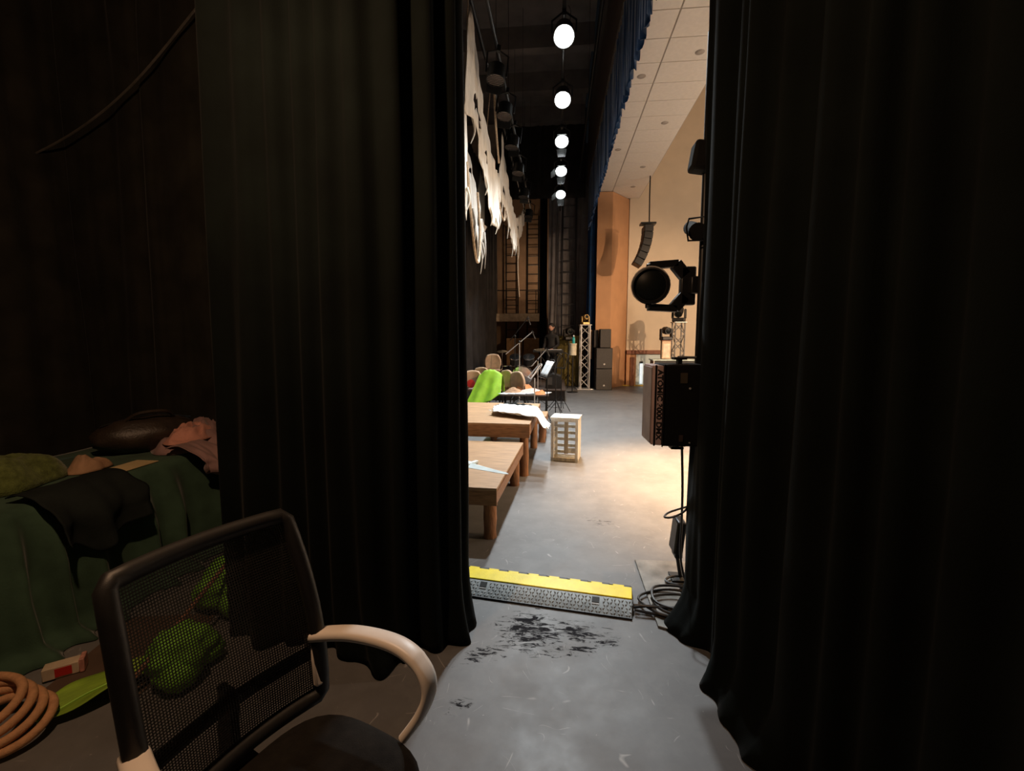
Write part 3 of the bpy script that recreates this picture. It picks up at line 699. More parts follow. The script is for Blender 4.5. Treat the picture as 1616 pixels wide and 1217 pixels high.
# ------------------------------------------------------------------ stage platforms, crate
def log_leg(parent, x, y, h, r=0.05, seed=0):
    prof_n = 10
    def fn(u, v):
        a = 2 * PI * u; k = r * (1 + 0.10 * nz(math.cos(a) * 2, math.sin(a) * 2, v * 5 + seed) + 0.05 * nz(math.cos(a) * 9, math.sin(a) * 9, v * 14 + seed))
        return (x + k * math.cos(a), y + k * math.sin(a), v * h)
    m_ = MB().grid(fn, 20, prof_n); n0 = len(m_.v)
    m_.f.append(tuple(range(20))); m_.f.append(tuple(prof_n * 21 + i for i in range(20)))
    return m_.build('leg', BARK, parent)
def platform(label, loc, rz, w, d, h, th, legs, plank=3):
    t = thing('stage_platform', label, 'platform', loc, (0, 0, rz))   # local origin: front right corner on floor, x to the left negative
    pw = d / plank
    for k in range(plank):
        MB().box((-w / 2, pw * (k + 0.5), h - 0.011), (w, pw - 0.0015, 0.022)).build('board', WOODTOP, t, bevel=0.002)
    MB().box((-w / 2, 0.016, h - 0.022 - th / 2), (w, 0.03, th)).build('front_fascia', WOODSIDE, t, bevel=0.004)
    MB().box((-w / 2, d - 0.016, h - 0.022 - th / 2), (w, 0.03, th)).build('rear_fascia', WOODSIDE, t, bevel=0.004)
    MB().box((-0.016, d / 2, h - 0.022 - th / 2), (0.03, d - 0.064, th * 0.8)).build('side_fascia', WOODSIDE, t, bevel=0.004)
    MB().box((-w + 0.016, d / 2, h - 0.022 - th / 2), (0.03, d - 0.064, th * 0.8)).build('side_fascia', WOODSIDE, t, bevel=0.004)
    for i, (x, y) in enumerate(legs): log_leg(t, x, y, h - 0.022 - th * 0.4, 0.052, i * 3.7 + h)
    return t
platform('low brown wooden platform on log legs, nearest the opening', (-0.455, 3.38, 0), R(-3.2), 1.3, 1.58, 0.45, 0.12, ((-0.08, 0.13), (-0.08, 1.46), (-1.2, 0.13), (-1.2, 1.46)))
platform('higher brown wooden platform on log legs behind the low one', (-0.305, 5.08, 0), R(-2.0), 2.1, 1.65, 0.635, 0.14, ((-0.075, 0.12), (-0.08, 1.5), (-2.0, 0.12), (-2.0, 1.5)))
platform('small low wooden bench just behind the higher platform', (-0.16, 6.86, 0), R(-2), 0.9, 0.5, 0.42, 0.1, ((-0.07, 0.1), (-0.07, 0.4), (-0.83, 0.1), (-0.83, 0.4)), 2)

t = thing('slat_crate', 'whitewashed wooden slat crate standing on end beside the platforms', 'crate', (-0.075, 5.86, 0), (0, 0, R(-9)))
cw, cd, ch = 0.355, 0.33, 0.565
for (x, y) in ((0.02, 0.02), (cw - 0.02, 0.02), (0.02, cd - 0.02), (cw - 0.02, cd - 0.02)):
    MB().box((x, y, ch / 2), (0.038, 0.038, ch)).build('post', CRATEW, t, bevel=0.003)
for k in range(4): MB().box((cw / 2, 0.042 + k * 0.082, ch + 0.008), (cw + 0.02, 0.080, 0.018)).build('top_slat', CRATEW, t, bevel=0.003)
for k in range(4): MB().box((cw / 2, 0.042 + k * 0.082, 0.014), (cw - 0.01, 0.070, 0.018)).build('bottom_slat', CRATED, t, bevel=0.003)
for k in range(6): MB().box((cw / 2, cd - 0.006, 0.06 + k * 0.088), (cw - 0.06, 0.012, 0.040)).build('back_slat', CRATEW, t, bevel=0.002)
for k in range(6): MB().box((0.008, cd / 2, 0.06 + k * 0.088), (0.012, cd - 0.06, 0.045)).build('side_slat', CRATEW, t, bevel=0.002)
for k in range(3): MB().box((cw - 0.008, 0.09 + k * 0.075, ch / 2), (0.012, 0.045, ch - 0.02)).build('side_slat', CRATEW, t, bevel=0.002)
MB().box((cw * 0.56, 0.012, ch / 2 + 0.05), (0.052, 0.014, ch - 0.12)).build('centre_board', CRATED, t, bevel=0.002)
MB().box((cw / 2, 0.008, 0.03), (cw, 0.014, 0.045)).build('bottom_rail', CRATED, t, bevel=0.002)
MB().box((cw / 2, 0.008, ch - 0.02), (cw - 0.08, 0.014, 0.035)).build('top_rail', CRATEW, t, bevel=0.002)
MB().box((cw * 0.78, 0.018, 0.17), (cw * 0.36, 0.012, 0.03)).build('front_slat', CRATEW, t, bevel=0.002)
MB().box((cw * 0.25, 0.10, ch - 0.11), (cw * 0.42, 0.14, 0.016)).build('shelf', CRATEW, t, bevel=0.002)

# ------------------------------------------------------------------ crumpled cloth heaps
def heap(name, loc, r, h, m, label=None, cat='cloth', seed=0, rz=0.0, fold=0.22, parent=None, squash=1.6, group=None, freq=2.2):
    rx, ry = r
    def fn(u, v):
        a = 2 * PI * u; rad = v
        e = 1 + 0.22 * nz(math.cos(a) * 1.4, math.sin(a) * 1.4, seed)
        x, y = math.cos(a) * rad, math.sin(a) * rad
        zz = (1 - rad ** squash) * (1 + 0.5 * nz(x * 1.5, y * 1.5, seed + 3))
        rid = (1 - abs(nz(x * freq + 0.4 * nz(y * 4, seed), y * freq, seed + 8)) * 2.4)
        zz += fold * rid * (1 - rad ** 4) + 0.05 * nz(x * 8, y * 8, seed)
        return (x * e * rx, y * e * ry, max(0.003, zz * h))
    b_ = MB().grid(fn, 48, 18)
    o = b_.build(name, m, parent, sharp=180)
    o.modifiers.new('solid', 'SOLIDIFY').thickness = 0.004
    o.location = loc; o.rotation_euler = (0, 0, rz)
    if label: tag(o, label, cat, group)
    return o
# white cloth on the higher platform, one end over the edge
def whitecloth():
    def fn(u, v):
        x = -0.42 + 0.84 * u; y = -0.34 + 0.68 * v
        e = 1 - 0.25 * nz(u * 3, v * 3, 4)
        wx = x * e + 0.1 * y; wy = y * (1 - 0.35 * abs(u - 0.5)) - 0.42 * (u - 0.45)
        z = 0.035 + 0.035 * (1 - abs(nz(u * 4, v * 4, 2)) * 2) + 0.012 * nz(u * 12, v * 12, 1)
        ww = -0.40 + wx
        over = ww - (-0.275)
        if over > 0:
            z -= over * 0.6; ww = -0.275 + over * 0.55 + 0.02
        return (ww, 5.72 + wy, 0.635 + max(z, 0.006) if over <= 0 else 0.635 + z)
    return MB().grid(fn, 40, 30).build('white_cloth', WHITEC, solid=0.004, sharp=180)
tag(whitecloth(), 'crumpled bright white cloth lying over the edge of the higher platform', 'cloth')
tag(MB().tube(spline([(-0.85, 6.12, 0.66), (-0.7, 6.3, 0.675), (-0.5, 6.28, 0.67), (-0.35, 6.22, 0.665)], 5), [0.02 + 0.012 * math.sin(i) ** 2 for i in range(16)], 8).build('dark_scarf', DARKCLOTH), 'dark rolled scarf behind the white cloth on the higher platform', 'scarf')
# prop sword on the low platform
t = thing('prop_sword', 'pale grey prop sword with crossguard lying on the low platform', 'sword', (-0.77, 3.98, 0.452), (0, 0, R(-31)))
MB().add([(0, -0.065, 0), (0.40, -0.022, 0), (0.43, 0.0, 0), (0.40, 0.018, 0), (0, 0.065, 0), (0, 0, 0.022), (0.40, 0, 0.010)],
         [(0, 1, 6, 5), (1, 2, 6), (2, 3, 6), (3, 4, 5, 6), (4, 3, 2, 1, 0), (0, 5, 4)]).build('blade', SHELLG, t)
MB().box((-0.012, 0, 0.014), (0.035, 0.20, 0.026)).build('crossguard', SHELLG, t, bevel=0.005)
MB().box((-0.12, 0, 0.014), (0.19, 0.09, 0.026)).build('grip', SHELLG, t, bevel=0.008)
MB().lathe([(0.02, 0), (0.045, 0.004), (0.045, 0.022), (0.02, 0.028)], 14, Matrix.Translation((-0.23, 0, 0))).build('pommel', SHELLG, t)

# ------------------------------------------------------------------ band area: chairs, stands, drum kit, person
rs = thing('drum_riser', 'low dark riser carrying the drum kit and chair at the back', 'riser', (-0.95, 13.1, 0))
MB().box((0, 0, 0.13), (2.3, 2.9, 0.26)).build('skirt', FARBLACK, rs)
MB().box((0, 0, 0.275), (2.34, 2.94, 0.03)).build('deck', DARKBROWN, rs, bevel=0.004)
ch0 = None
def stage_chair(loc, rz, label):
    global ch0
    if ch0 is None:
        t = ch0 = thing('orchestra_chair', label, 'chair', loc, (0, 0, rz), 'beige chairs of the band')
        def back(u, v):
            a = (u - 0.5) * 2; z = v
            wv = 0.215 * (1 - 0.35 * max(0, (v - 0.45) / 0.55) ** 2.2) * (0.86 + 0.14 * min(1, v / 0.3))
            return (a * wv, 0.205 + 0.05 * v - 0.03 * (1 - a * a), 0.50 + 0.40 * v - 0.06 * (a * a) * max(0, v - 0.4))
        MB().grid(back, 14, 10).build('backrest', CHAIRBEIGE, t, solid=0.045, sharp=180)
        MB().grid(lambda u, v: ((u - .5) * 0.43 * (1 - 0.1 * v), -0.21 + 0.42 * v, 0.45 + 0.015 * (1 - (2 * u - 1) ** 2)), 10, 10).build('seat', CHAIRBEIGE, t, solid=0.045, sharp=180)
        for s_ in (-1, 1):
            MB().tube([(s_ * 0.2, -0.2, 0.43), (s_ * 0.22, -0.25, 0.0)], 0.012, 8).build('leg', BLACKMETAL, t)
            MB().tube([(s_ * 0.2, 0.22, 0.62), (s_ * 0.2, 0.19, 0.43), (s_ * 0.22, 0.27, 0.0)], 0.012, 8).build('leg', BLACKMETAL, t)
        MB().tube([(-0.21, -0.22, 0.2), (0.21, -0.22, 0.2)], 0.009, 6).build('stretcher', BLACKMETAL, t)
    else:
        t = copy_tree(ch0); t['label'] = label; t.location = loc; t.rotation_euler = (0, 0, rz)
    return t
stage_chair((-1.92, 10.1, 0), R(195), 'beige band chair at the far left against the black backdrop')
stage_chair((-1.80, 11.2, 0), R(170), 'beige band chair behind the leftmost one')
stage_chair((-1.42, 10.0, 0), R(172), 'band chair under the lime green cloth')
stage_chair((-0.97, 10.25, 0), R(140), 'beige band chair just right of the lime green cloth')
stage_chair((-0.70, 9.82, 0), R(140), 'beige band chair heaped with clothes, nearest the music stands')
stage_chair((-1.72, 12.2, 0.29), R(185), 'beige band chair up on the drum riser')
# lime cloth draped over chair back
def limecloth():
    def fn(u, v):
        a = (u - 0.5) * 2; s = v
        y0 = 9.77   # chair back plane, cloth over it
        if s < 0.62:
            k = s / 0.62; hang = 1 - k
            x = a * (0.25 + 0.12 * hang) - 0.13 * hang; y = y0 - 0.12 - 0.25 * hang + 0.04 * math.sin(a * 7 + 2 * hang) * hang
            z = 0.93 - 0.72 * hang ** 1.0 * (1.0 - 0.30 * max(0, a)) - 0.12 * a * a * (1 - hang)
        else:
            k = (s - 0.62) / 0.38; hang = k
            x = a * (0.25 + 0.02 * hang); y = y0 - 0.12 + 0.26 * min(1, k * 1.6) + 0.08 * hang
            z = 0.94 - 0.45 * hang ** 1.5 - 0.12 * a * a
        z += 0.02 * nz(u * 6, v * 5, 3)
        return (-1.42 + x, y, z)
    return MB().grid(fn, 30, 36).build('green_cloth', LIME, solid=0.005, sharp=180)
tag(limecloth(), 'bright lime green cloth draped over a band chair', 'cloth')
heap('clothes_heap', (-0.72, 9.78, 0.475), (0.26, 0.24), 0.14, ORANGEC, 'rust orange clothes heaped on the chair nearest the music stands', 'clothes', 3)
heap('clothes_heap', (-0.52, 9.25, 0.50), (0.30, 0.22), 0.07, ROSEC, 'pale rose cloth spread on the table right of the orange clothes', 'clothes', 8)
heap('clothes_heap', (-0.88, 9.25, 0.50), (0.20, 0.2), 0.08, TANC, 'tan clothes in a flat heap below the lime green cloth', 'clothes', 13)
heap('clothes_heap', (-0.96, 10.2, 0.475), (0.22, 0.2), 0.12, BROWNDOOR, 'dark red-brown clothes on the chair right of the lime green cloth', 'clothes', 23)
heap('clothes_heap', (-0.33, 9.0, 0.50), (0.14, 0.16), 0.06, ORANGEC, 'small rust orange cloth at the right end of the low table', 'clothes', 27)
heap('clothes_heap', (-1.9, 10.05, 0.475), (0.2, 0.2), 0.10, ROSEC, 'pale crumpled cloth on the leftmost band chair', 'clothes', 18)
t = thing('low_table', 'low table behind the platforms strewn with clothes and papers', 'table', (-0.64, 9.12, 0))
MB().box((0, 0, 0.485), (0.95, 0.6, 0.028)).build('top', DARKBROWN, t, bevel=0.004)
for sx in (-0.43, 0.43):
    for sy in (-0.25, 0.25): MB().box((sx, sy, 0.236), (0.035, 0.035, 0.47)).build('leg', BLACKMETAL, t)
pl = None
rp = random.Random(4)
plabs = ['leftmost sheet of music on the low table', 'sheet of music on the low table, second from the left', 'sheet of music on the low table below the lime cloth',
         'sheet of music in the middle of the low table', 'sheet of music on the low table near the right end', 'rightmost sheet of music, at the end of the low table']
for k in range(6):
    if pl is None: o = pl = MB().grid(lambda u, v: ((u - .5) * 0.21, (v - .5) * 0.29, 0.004 * nz(u * 3, v * 3, 1)), 4, 4).build('sheet_music', SCORE, solid=0.002)
    else: o = clone(pl)
    tag(o, plabs[k], 'paper', 'sheets of music on the low table')
    o.location = (-1.02 + 0.155 * k, 9.03 + 0.06 * rp.random(), 0.503 + 0.003 * k); o.rotation_euler = (0, 0, rp.uniform(-.7, .7))
t = thing('hand_drum', 'small dark round drum with a red rim leaning on the leftmost band chair', 'drum', (-1.86, 9.72, 0.62), (R(80), 0, 0.1))
MB().lathe([(0.09, -0.03), (0.09, 0.03), (0.075, 0.032)], 20).build('rim', RED, t)
MB().lathe([(0.075, -0.01), (0.074, 0.02), (0.01, 0.022)], 20).build('skin', BLACKPLASTIC, t)
def music_stand(loc, h, label, rz, score=None, tilt=55, m=BLACKMETAL):
    t = thing('music_stand', label, 'music stand', loc, (0, 0, rz), 'music stands of the band')
    MB().tube([(0, 0, 0.05), (0, 0, h - 0.12)], 0.011, 8).build('pole', m, t)
    for k in range(3):
        a = k * 2 * PI / 3 + 0.3
        MB().tube([(0, 0, 0.34), (0.27 * math.cos(a), 0.27 * math.sin(a), 0.01)], 0.008, 6).build('leg', m, t)
        MB().tube([(0, 0, 0.16), (0.14 * math.cos(a), 0.14 * math.sin(a), 0.17)], 0.005, 5).build('strut', m, t)
    q = Matrix.Translation((0, 0, h)) @ Matrix.Rotation(R(tilt), 4, 'X')
    d = MB()
    def P(x, y, z=0): return q @ Vector((x, y, z))
    d.tube([P(-0.24, -0.15), P(0.24, -0.15), P(0.20, 0.16), P(0.08, 0.19), P(-0.08, 0.19), P(-0.20, 0.16)], 0.008, 6, True)
    dk = d.build('desk_frame', ALU if m is ALU else BLACKMETAL, t)
    MB().tube([P(-0.2, -0.15), P(0.0, 0.17)], 0.005, 5).build('desk_rod', m, dk); MB().tube([P(0.2, -0.15), P(0.0, 0.17)], 0.005, 5).build('desk_rod', m, dk)
    MB().add([P(-0.24, -0.16), P(0.24, -0.16), P(0.24, -0.16, 0.05), P(-0.24, -0.16, 0.05), P(-0.24, -0.166), P(0.24, -0.166), P(0.24, -0.166, 0.05), P(-0.24, -0.166, 0.05)],
             [(0, 1, 2, 3), (7, 6, 5, 4), (0, 4, 5, 1), (3, 2, 6, 7)]).build('ledge', m, dk)
    return t
music_stand((-0.17, 7.78, 0), 1.07, 'music stand holding the white open score, behind the slat crate', R(-72), tilt=62)
sc_ = thing('score', 'open white score on the nearest music stand', 'score', (-0.17, 7.78, 1.07), (0, 0, R(-72)))
q = Matrix.Rotation(R(62), 4, 'X')
for s_ in (-1, 1):
    MB().grid(lambda u, v: tuple(q @ Vector((s_ * (0.005 + 0.2 * u), -0.14 + 0.29 * v, 0.015 + 0.012 * math.sin(PI * u)))), 6, 4).build('page', SCORE, sc_, solid=0.003)
music_stand((-0.03, 9.5, 0), 1.12, 'empty black folding music stand behind the one with the score', R(-78), tilt=65)
music_stand((0.09, 10.1, 0), 1.10, 'black music stand farthest right, behind the others', R(-60), tilt=70)
music_stand((-0.42, 8.5, 0), 0.98, 'shiny wire music stand between the heaped chair and the score', R(-80), tilt=50, m=ALU)
def boom(loc, h, a, b_, label, m=ALU):
    t = thing('microphone_stand', label, 'microphone stand', loc, group='microphone stands of the band')
    MB().tube([(0, 0, 0.1), (0, 0, h)], 0.011, 8).build('pole', m, t)
    for k in range(3):
        an = k * 2 * PI / 3
        MB().tube([(0, 0, 0.2), (0.28 * math.cos(an), 0.28 * math.sin(an), 0.01)], 0.008, 6).build('leg', BLACKMETAL, t)
    MB().ball((0, 0, h), 0.03, 10, 6).build('clutch', BLACKPLASTIC, t)
    MB().tube([a, b_], 0.010, 8).build('boom_arm', m, t)
    d = (Vector(b_) - Vector(a)).normalized()
    e = Vector(b_)
    MB().tube([e, e + Vector((0.03, 0, -0.09)), e + Vector((0.06, 0, -0.17))], [0.014, 0.016, 0.024], 8).build('microphone', BLACKPLASTIC, t)
    MB().tube([e + Vector((-0.05, 0, -0.08)), e + Vector((-0.01, 0, 0.04)), e + Vector((0.03, 0, -0.02))], 0.01, 6).build('clip', BLACKPLASTIC, t)
boom((-0.88, 10.6, 0), 1.52, (-0.32, 0, -0.27 + 1.50), (0.30, 0, 1.75), 'long pale boom microphone stand rising above the band chairs')
boom((-1.05, 11.3, 0), 1.65, (-0.12, 0, 1.55), (0.32, 0, 2.10), 'thin dark boom stand behind, its arm pointing up to the left', BLACKMETAL)
boom((-0.45, 10.6, 0), 1.10, (-0.15, 0, 0.95), (0.20, 0, 1.35), 'short boom microphone stand in front of the drum kit')
# drum kit
dk = thing('drum_kit', 'black drum kit on the riser behind the band chairs', 'drum kit', (-0.95, 12.4, 0.291))
def drum(name, c, r, d, rx, rz=0, shell=BLACKPLASTIC, head=FARBLACK):
    mx = Matrix.Translation(c) @ Euler((rx, 0, rz)).to_matrix().to_4x4()
    o = MB().lathe([(r, -d / 2), (r, d / 2)], 24, mx).build(name, shell, dk)
    for s_ in (-1, 1):
        MB().lathe([(r + 0.012, -0.012), (r + 0.012, 0.012), (r - 0.012, 0.014)], 24, mx @ Matrix.Translation((0, 0, s_ * d / 2))).build('hoop', CHROME, o)
        MB().lathe([(r - 0.01, 0.0), (0.01, 0.003)], 24, mx @ Matrix.Translation((0, 0, s_ * (d / 2 + 0.004)))).build('drum_head', head, o)
drum('bass_drum', (0, 0, 0.29), 0.27, 0.4, PI / 2)
drum('tom', (-0.18, -0.05, 0.72), 0.15, 0.2, 0.5); drum('tom', (0.18, -0.05, 0.72), 0.15, 0.2, 0.5)
drum('floor_tom', (-0.5, 0.35, 0.35), 0.2, 0.38, 0)
for x, y, z in ((-0.55, 0.0, 0.95), (0.5, 0.05, 1.0)):
    MB().tube([(x, y, 0.01), (x, y, z)], 0.01, 6).build('cymbal_stand', CHROME, dk)
    MB().lathe([(0.15, 0.0), (0.05, 0.02), (0.02, 0.035), (0.015, 0.03), (0.05, 0.015), (0.145, -0.003)], 24, Matrix.Translation((x, y, z)) @ Matrix.Rotation(0.2, 4, 'X')).build('cymbal', mat('dark_bronze', (0.12, 0.08, 0.04), 0.4, 0.6), dk)
# person in dark clothes behind a keyboard stand
pn = thing('person', 'person in dark clothes with short dark hair standing behind the drum riser, face turned away', 'person', (-0.19, 14.25, 0.291), (0, 0, R(-25)))
def skinned(name, verts, edges, radii, m, parent, sub=2):
    me = bpy.data.meshes.new(name); me.from_pydata(verts, edges, []); me.materials.append(m)
    o = bpy.data.objects.new(name, me); C.objects.link(o); o.parent = parent
    sk = o.modifiers.new('skin', 'SKIN'); sk.use_smooth_shade = True
    for i, r in enumerate(radii):
        v = me.skin_vertices[0].data[i]; v.radius = (r[0], r[1]) if isinstance(r, tuple) else (r, r); v.use_root = (i == 0)
    s_ = o.modifiers.new('sub', 'SUBSURF'); s_.levels = sub; s_.render_levels = sub
    return o
DARKSHIRT = mat('dark_shirt', (0.02, 0.018, 0.017), 0.9); DARKTROUSER = mat('dark_trousers', (0.012, 0.012, 0.015), 0.9)
V = [(0, 0, 0.92), (0, 0.01, 1.08), (0, 0.02, 1.25), (0, 0.01, 1.38), (0, 0, 1.46), (0, -0.01, 1.53), (0, -0.02, 1.62), (0, -0.02, 1.70),
     (-0.09, 0, 0.86), (-0.11, -0.01, 0.48), (-0.12, 0.01, 0.09), (-0.12, -0.12, 0.04), (0.09, 0, 0.86), (0.11, -0.01, 0.48), (0.12, 0.01, 0.09), (0.12, -0.12, 0.04),
     (-0.19, 0.01, 1.36), (-0.24, 0.0, 1.10), (-0.16, -0.22, 0.98), (0.19, 0.01, 1.36), (0.24, -0.02, 1.10), (0.15, -0.24, 1.0)]
Ed = [(0, 1), (1, 2), (2, 3), (3, 4), (4, 5), (5, 6), (6, 7), (0, 8), (8, 9), (9, 10), (10, 11), (0, 12), (12, 13), (13, 14), (14, 15), (3, 16), (16, 17), (17, 18), (3, 19), (19, 20), (20, 21)]
Ra = [(.15, .10), (.14, .10), (.16, .11), (.14, .09), .06, .055, .085, .08, .085, .06, .045, .035, .085, .06, .045, .035, .06, .047, .034, .06, .047, .034]
body = skinned('body', V, Ed, Ra, DARKSHIRT, pn)
MB().ball((0, -0.025, 1.645), (0.078, 0.098, 0.118), 18, 12).build('face', SKIN, pn)
MB().ball((0, -0.005, 1.68), (0.092, 0.108, 0.105), 18, 12).build('hair', mat('dark_hair', (0.012, 0.009, 0.007), 0.7, bump=0.5, bscale=120), pn)
MB().ball((0, -0.125, 1.635), (0.014, 0.022, 0.022), 8, 6).build('nose', SKIN, pn)
for s_ in (-1, 1):
    MB().ball((s_ * 0.03, -0.112, 1.66), 0.011, 8, 6).build('eye', PRINTBLACK, pn)
    MB().ball((s_ * 0.084, -0.01, 1.64), (0.012, 0.022, 0.032), 8, 6).build('ear', SKIN, pn)
    hd_ = MB().ball((s_ * 0.15, -0.27, 0.985), (0.036, 0.05, 0.018), 12, 8).build('hand', SKIN, pn)
    for k in range(4):
        x = s_ * 0.15 + (k - 1.5) * 0.018; L_ = (0.06, 0.072, 0.068, 0.052)[k]
        MB().tube([(x, -0.30, 0.987), (x, -0.30 - L_ * 0.6, 0.982), (x, -0.30 - L_, 0.965)], [0.009, 0.008, 0.006], 6).build('finger', SKIN, hd_)
    MB().tube([(s_ * 0.15 - s_ * 0.03, -0.255, 0.985), (s_ * 0.15 - s_ * 0.055, -0.285, 0.975), (s_ * 0.15 - s_ * 0.06, -0.31, 0.968)], [0.010, 0.009, 0.007], 6).build('thumb', SKIN, hd_)
MB().box((0, -0.11, 1.60), (0.04, 0.006, 0.008)).build('mouth', mat('lip', (0.35, 0.12, 0.1), 0.5), pn)
t = thing('keyboard_stand', 'dark keyboard on a stand in front of the person', 'keyboard', (-0.28, 13.7, 0.291))
MB().box((0, 0, 0.93), (0.9, 0.3, 0.08)).build('keyboard', BLACKPLASTIC, t, bevel=0.01)
MB().box((0, 0.0, 0.973), (0.82, 0.14, 0.008)).build('keys', SCORE, t)
for s_ in (-1, 1): MB().tube([(s_ * 0.35, 0, 0.02), (-s_ * 0.3, 0, 0.89)], 0.015, 6).build('leg', BLACKMETAL, t)
t = thing('stage_monitor', 'black floor monitor box below the keyboard', 'speaker', (-0.30, 12.4, 0.291))
MB().prism([(0, 0), (0.42, 0), (0.42, 0.32), (0.18, 0.40), (0, 0.28)], 0.5, Matrix.Rotation(PI / 2, 4, 'X')).build('cabinet', BLACKPLASTIC, t, bevel=0.01)
MB().box((0.1, -0.51, 0.2), (0.14, 0.012, 0.2)).build('grille', SPEAKERG, t)

# ------------------------------------------------------------------ boom stand at the near right with lamps
bs = thing('lighting_boom', 'black vertical lighting boom on a worn steel base plate, half behind the right curtain', 'stand', (0.84, 2.82, 0))
MB().prism([(-0.27, -0.37), (-0.20, -0.40), (0.30, -0.40), (0.30, 0.40), (-0.27, 0.40)], 0.012, Matrix.Translation((0, 0, 0.001))).build('base_plate', STEELPLATE, bs, bevel=0.003)
MB().tube([(0, 0, 0.012), (0, 0, 3.3)], 0.024, 12).build('pole', BLACKMETAL, bs)
MB().lathe([(0.06, 0.012), (0.055, 0.03), (0.03, 0.06)], 14).build('collar', BLACKMETAL, bs)
MB().lathe([(0.012, 0.013), (0.012, 0.022), (0.006, 0.024)], 10, Matrix.Translation((-0.18, -0.34, 0))).build('bolt', ALU, bs)
# strobe
st = thing('strobe_light', 'black strobe unit with lettered grey edge, clamped upright to the boom at right', 'stage light', (0.62, 2.60, 1.02), (0, 0, R(2)))
L_ = 0.44
MB().prism([(-0.06, -0.115), (0.16, -0.115), (0.16, 0.115), (-0.06, 0.115)], L_, None).build('housing', mat('strobe_black', (0.006, 0.006, 0.006), 0.7, spec=0.15), st, bevel=0.008)
fr_ = MB().prism([(-0.115, -0.095), (-0.098, -0.11), (-0.061, -0.117), (-0.061, 0.117), (-0.115, 0.10)], L_ - 0.01, Matrix.Translation((0, 0, 0.005))).build('reflector_rim', STROBETRIM, st, bevel=0.004)
MB().box((-0.118, 0, L_ / 2), (0.006, 0.19, L_ - 0.03)).build('glass', mat('frosted_strobe_glass', (0.30, 0.25, 0.24), 0.6), st)
MB().box((-0.058, -0.1165, L_ / 2), (0.006, 0.006, L_ + 0.004)).build('seam', PRINTBLACK, st)
MB().box((-0.100, -0.1105, L_ / 2), (0.008, 0.006, L_ - 0.004), (0, 0, 0.3)).build('seam', PRINTBLACK, st)
MB().box((0.045, -0.117, L_ - 0.07), (0.036, 0.004, 0.055)).build('rating_label', mat('dim_sticker', (0.05, 0.04, 0.025), 0.6), st)
MB().box((0.04, -0.117, 0.045), (0.02, 0.004, 0.035)).build('rating_label', mat('dim_sticker2', (0.035, 0.022, 0.018), 0.6), st)
MB().lathe([(0.006, 0), (0.006, 0.006), (0.003, 0.007)], 10, Matrix.Translation((0.078, -0.115, L_ - 0.125)) @ Matrix.Rotation(PI / 2, 4, 'X')).build('screw', ALU, st)
MB().lathe([(0.004, 0), (0.004, 0.006)], 10, Matrix.Translation((0.085, -0.115, 0.022)) @ Matrix.Rotation(PI / 2, 4, 'X')).build('screw', ALU, st)
for z0, s_ in ((L_, 1), (0, -1)):
    MB().box((0.05, 0, z0 + s_ * 0.012), (0.022, 0.04, 0.026)).build('bracket_stud', BLACKMETAL, st)
    MB().box((0.05, 0, z0 + s_ * 0.03), (0.07, 0.06, 0.014)).build('bracket_knob', BLACKMETAL, st, bevel=0.003)
MB().tube([(0.05, 0.02, -0.035), (0.2, 0.1, -0.03), (0.22, 0.19, 0.1), (0.22, 0.19, 0.34), (0.2, 0.1, L_ + 0.03), (0.05, 0.02, L_ + 0.035)], 0.008, 6).build('bracket', BLACKMETAL, st)
cu = bpy.data.curves.new('lettering', 'FONT'); cu.body = 'ATOMIC 3000 DMX'; cu.size = 0.036; cu.align_x = 'CENTER'; cu.align_y = 'CENTER'; cu.extrude = 0.0008; cu.offset = 0.0013
to = bpy.data.objects.new('lettering_source', cu); C.objects.link(to)
bpy.context.view_layer.update()
me = bpy.data.meshes.new_from_object(to.evaluated_get(bpy.context.evaluated_depsgraph_get()))
bpy.data.objects.remove(to)
me.materials.append(PRINTBLACK)
tw = max(v.co.x for v in me.vertices) - min(v.co.x for v in me.vertices)
lt = bpy.data.objects.new('lettering', me); C.objects.link(lt); lt.parent = st
k = 0.385 / tw
lt.scale = (k, 1.0, 1)
nrm = math.atan2(-0.007, 0.037)
lt.rotation_euler = (Matrix.Rotation(nrm, 4, 'Z') @ Matrix.Rotation(PI / 2, 4, 'X') @ Matrix.Rotation(-PI / 2, 4, 'Z')).to_euler()
lt.location = (-0.080, -0.1142, L_ / 2 + 0.005)
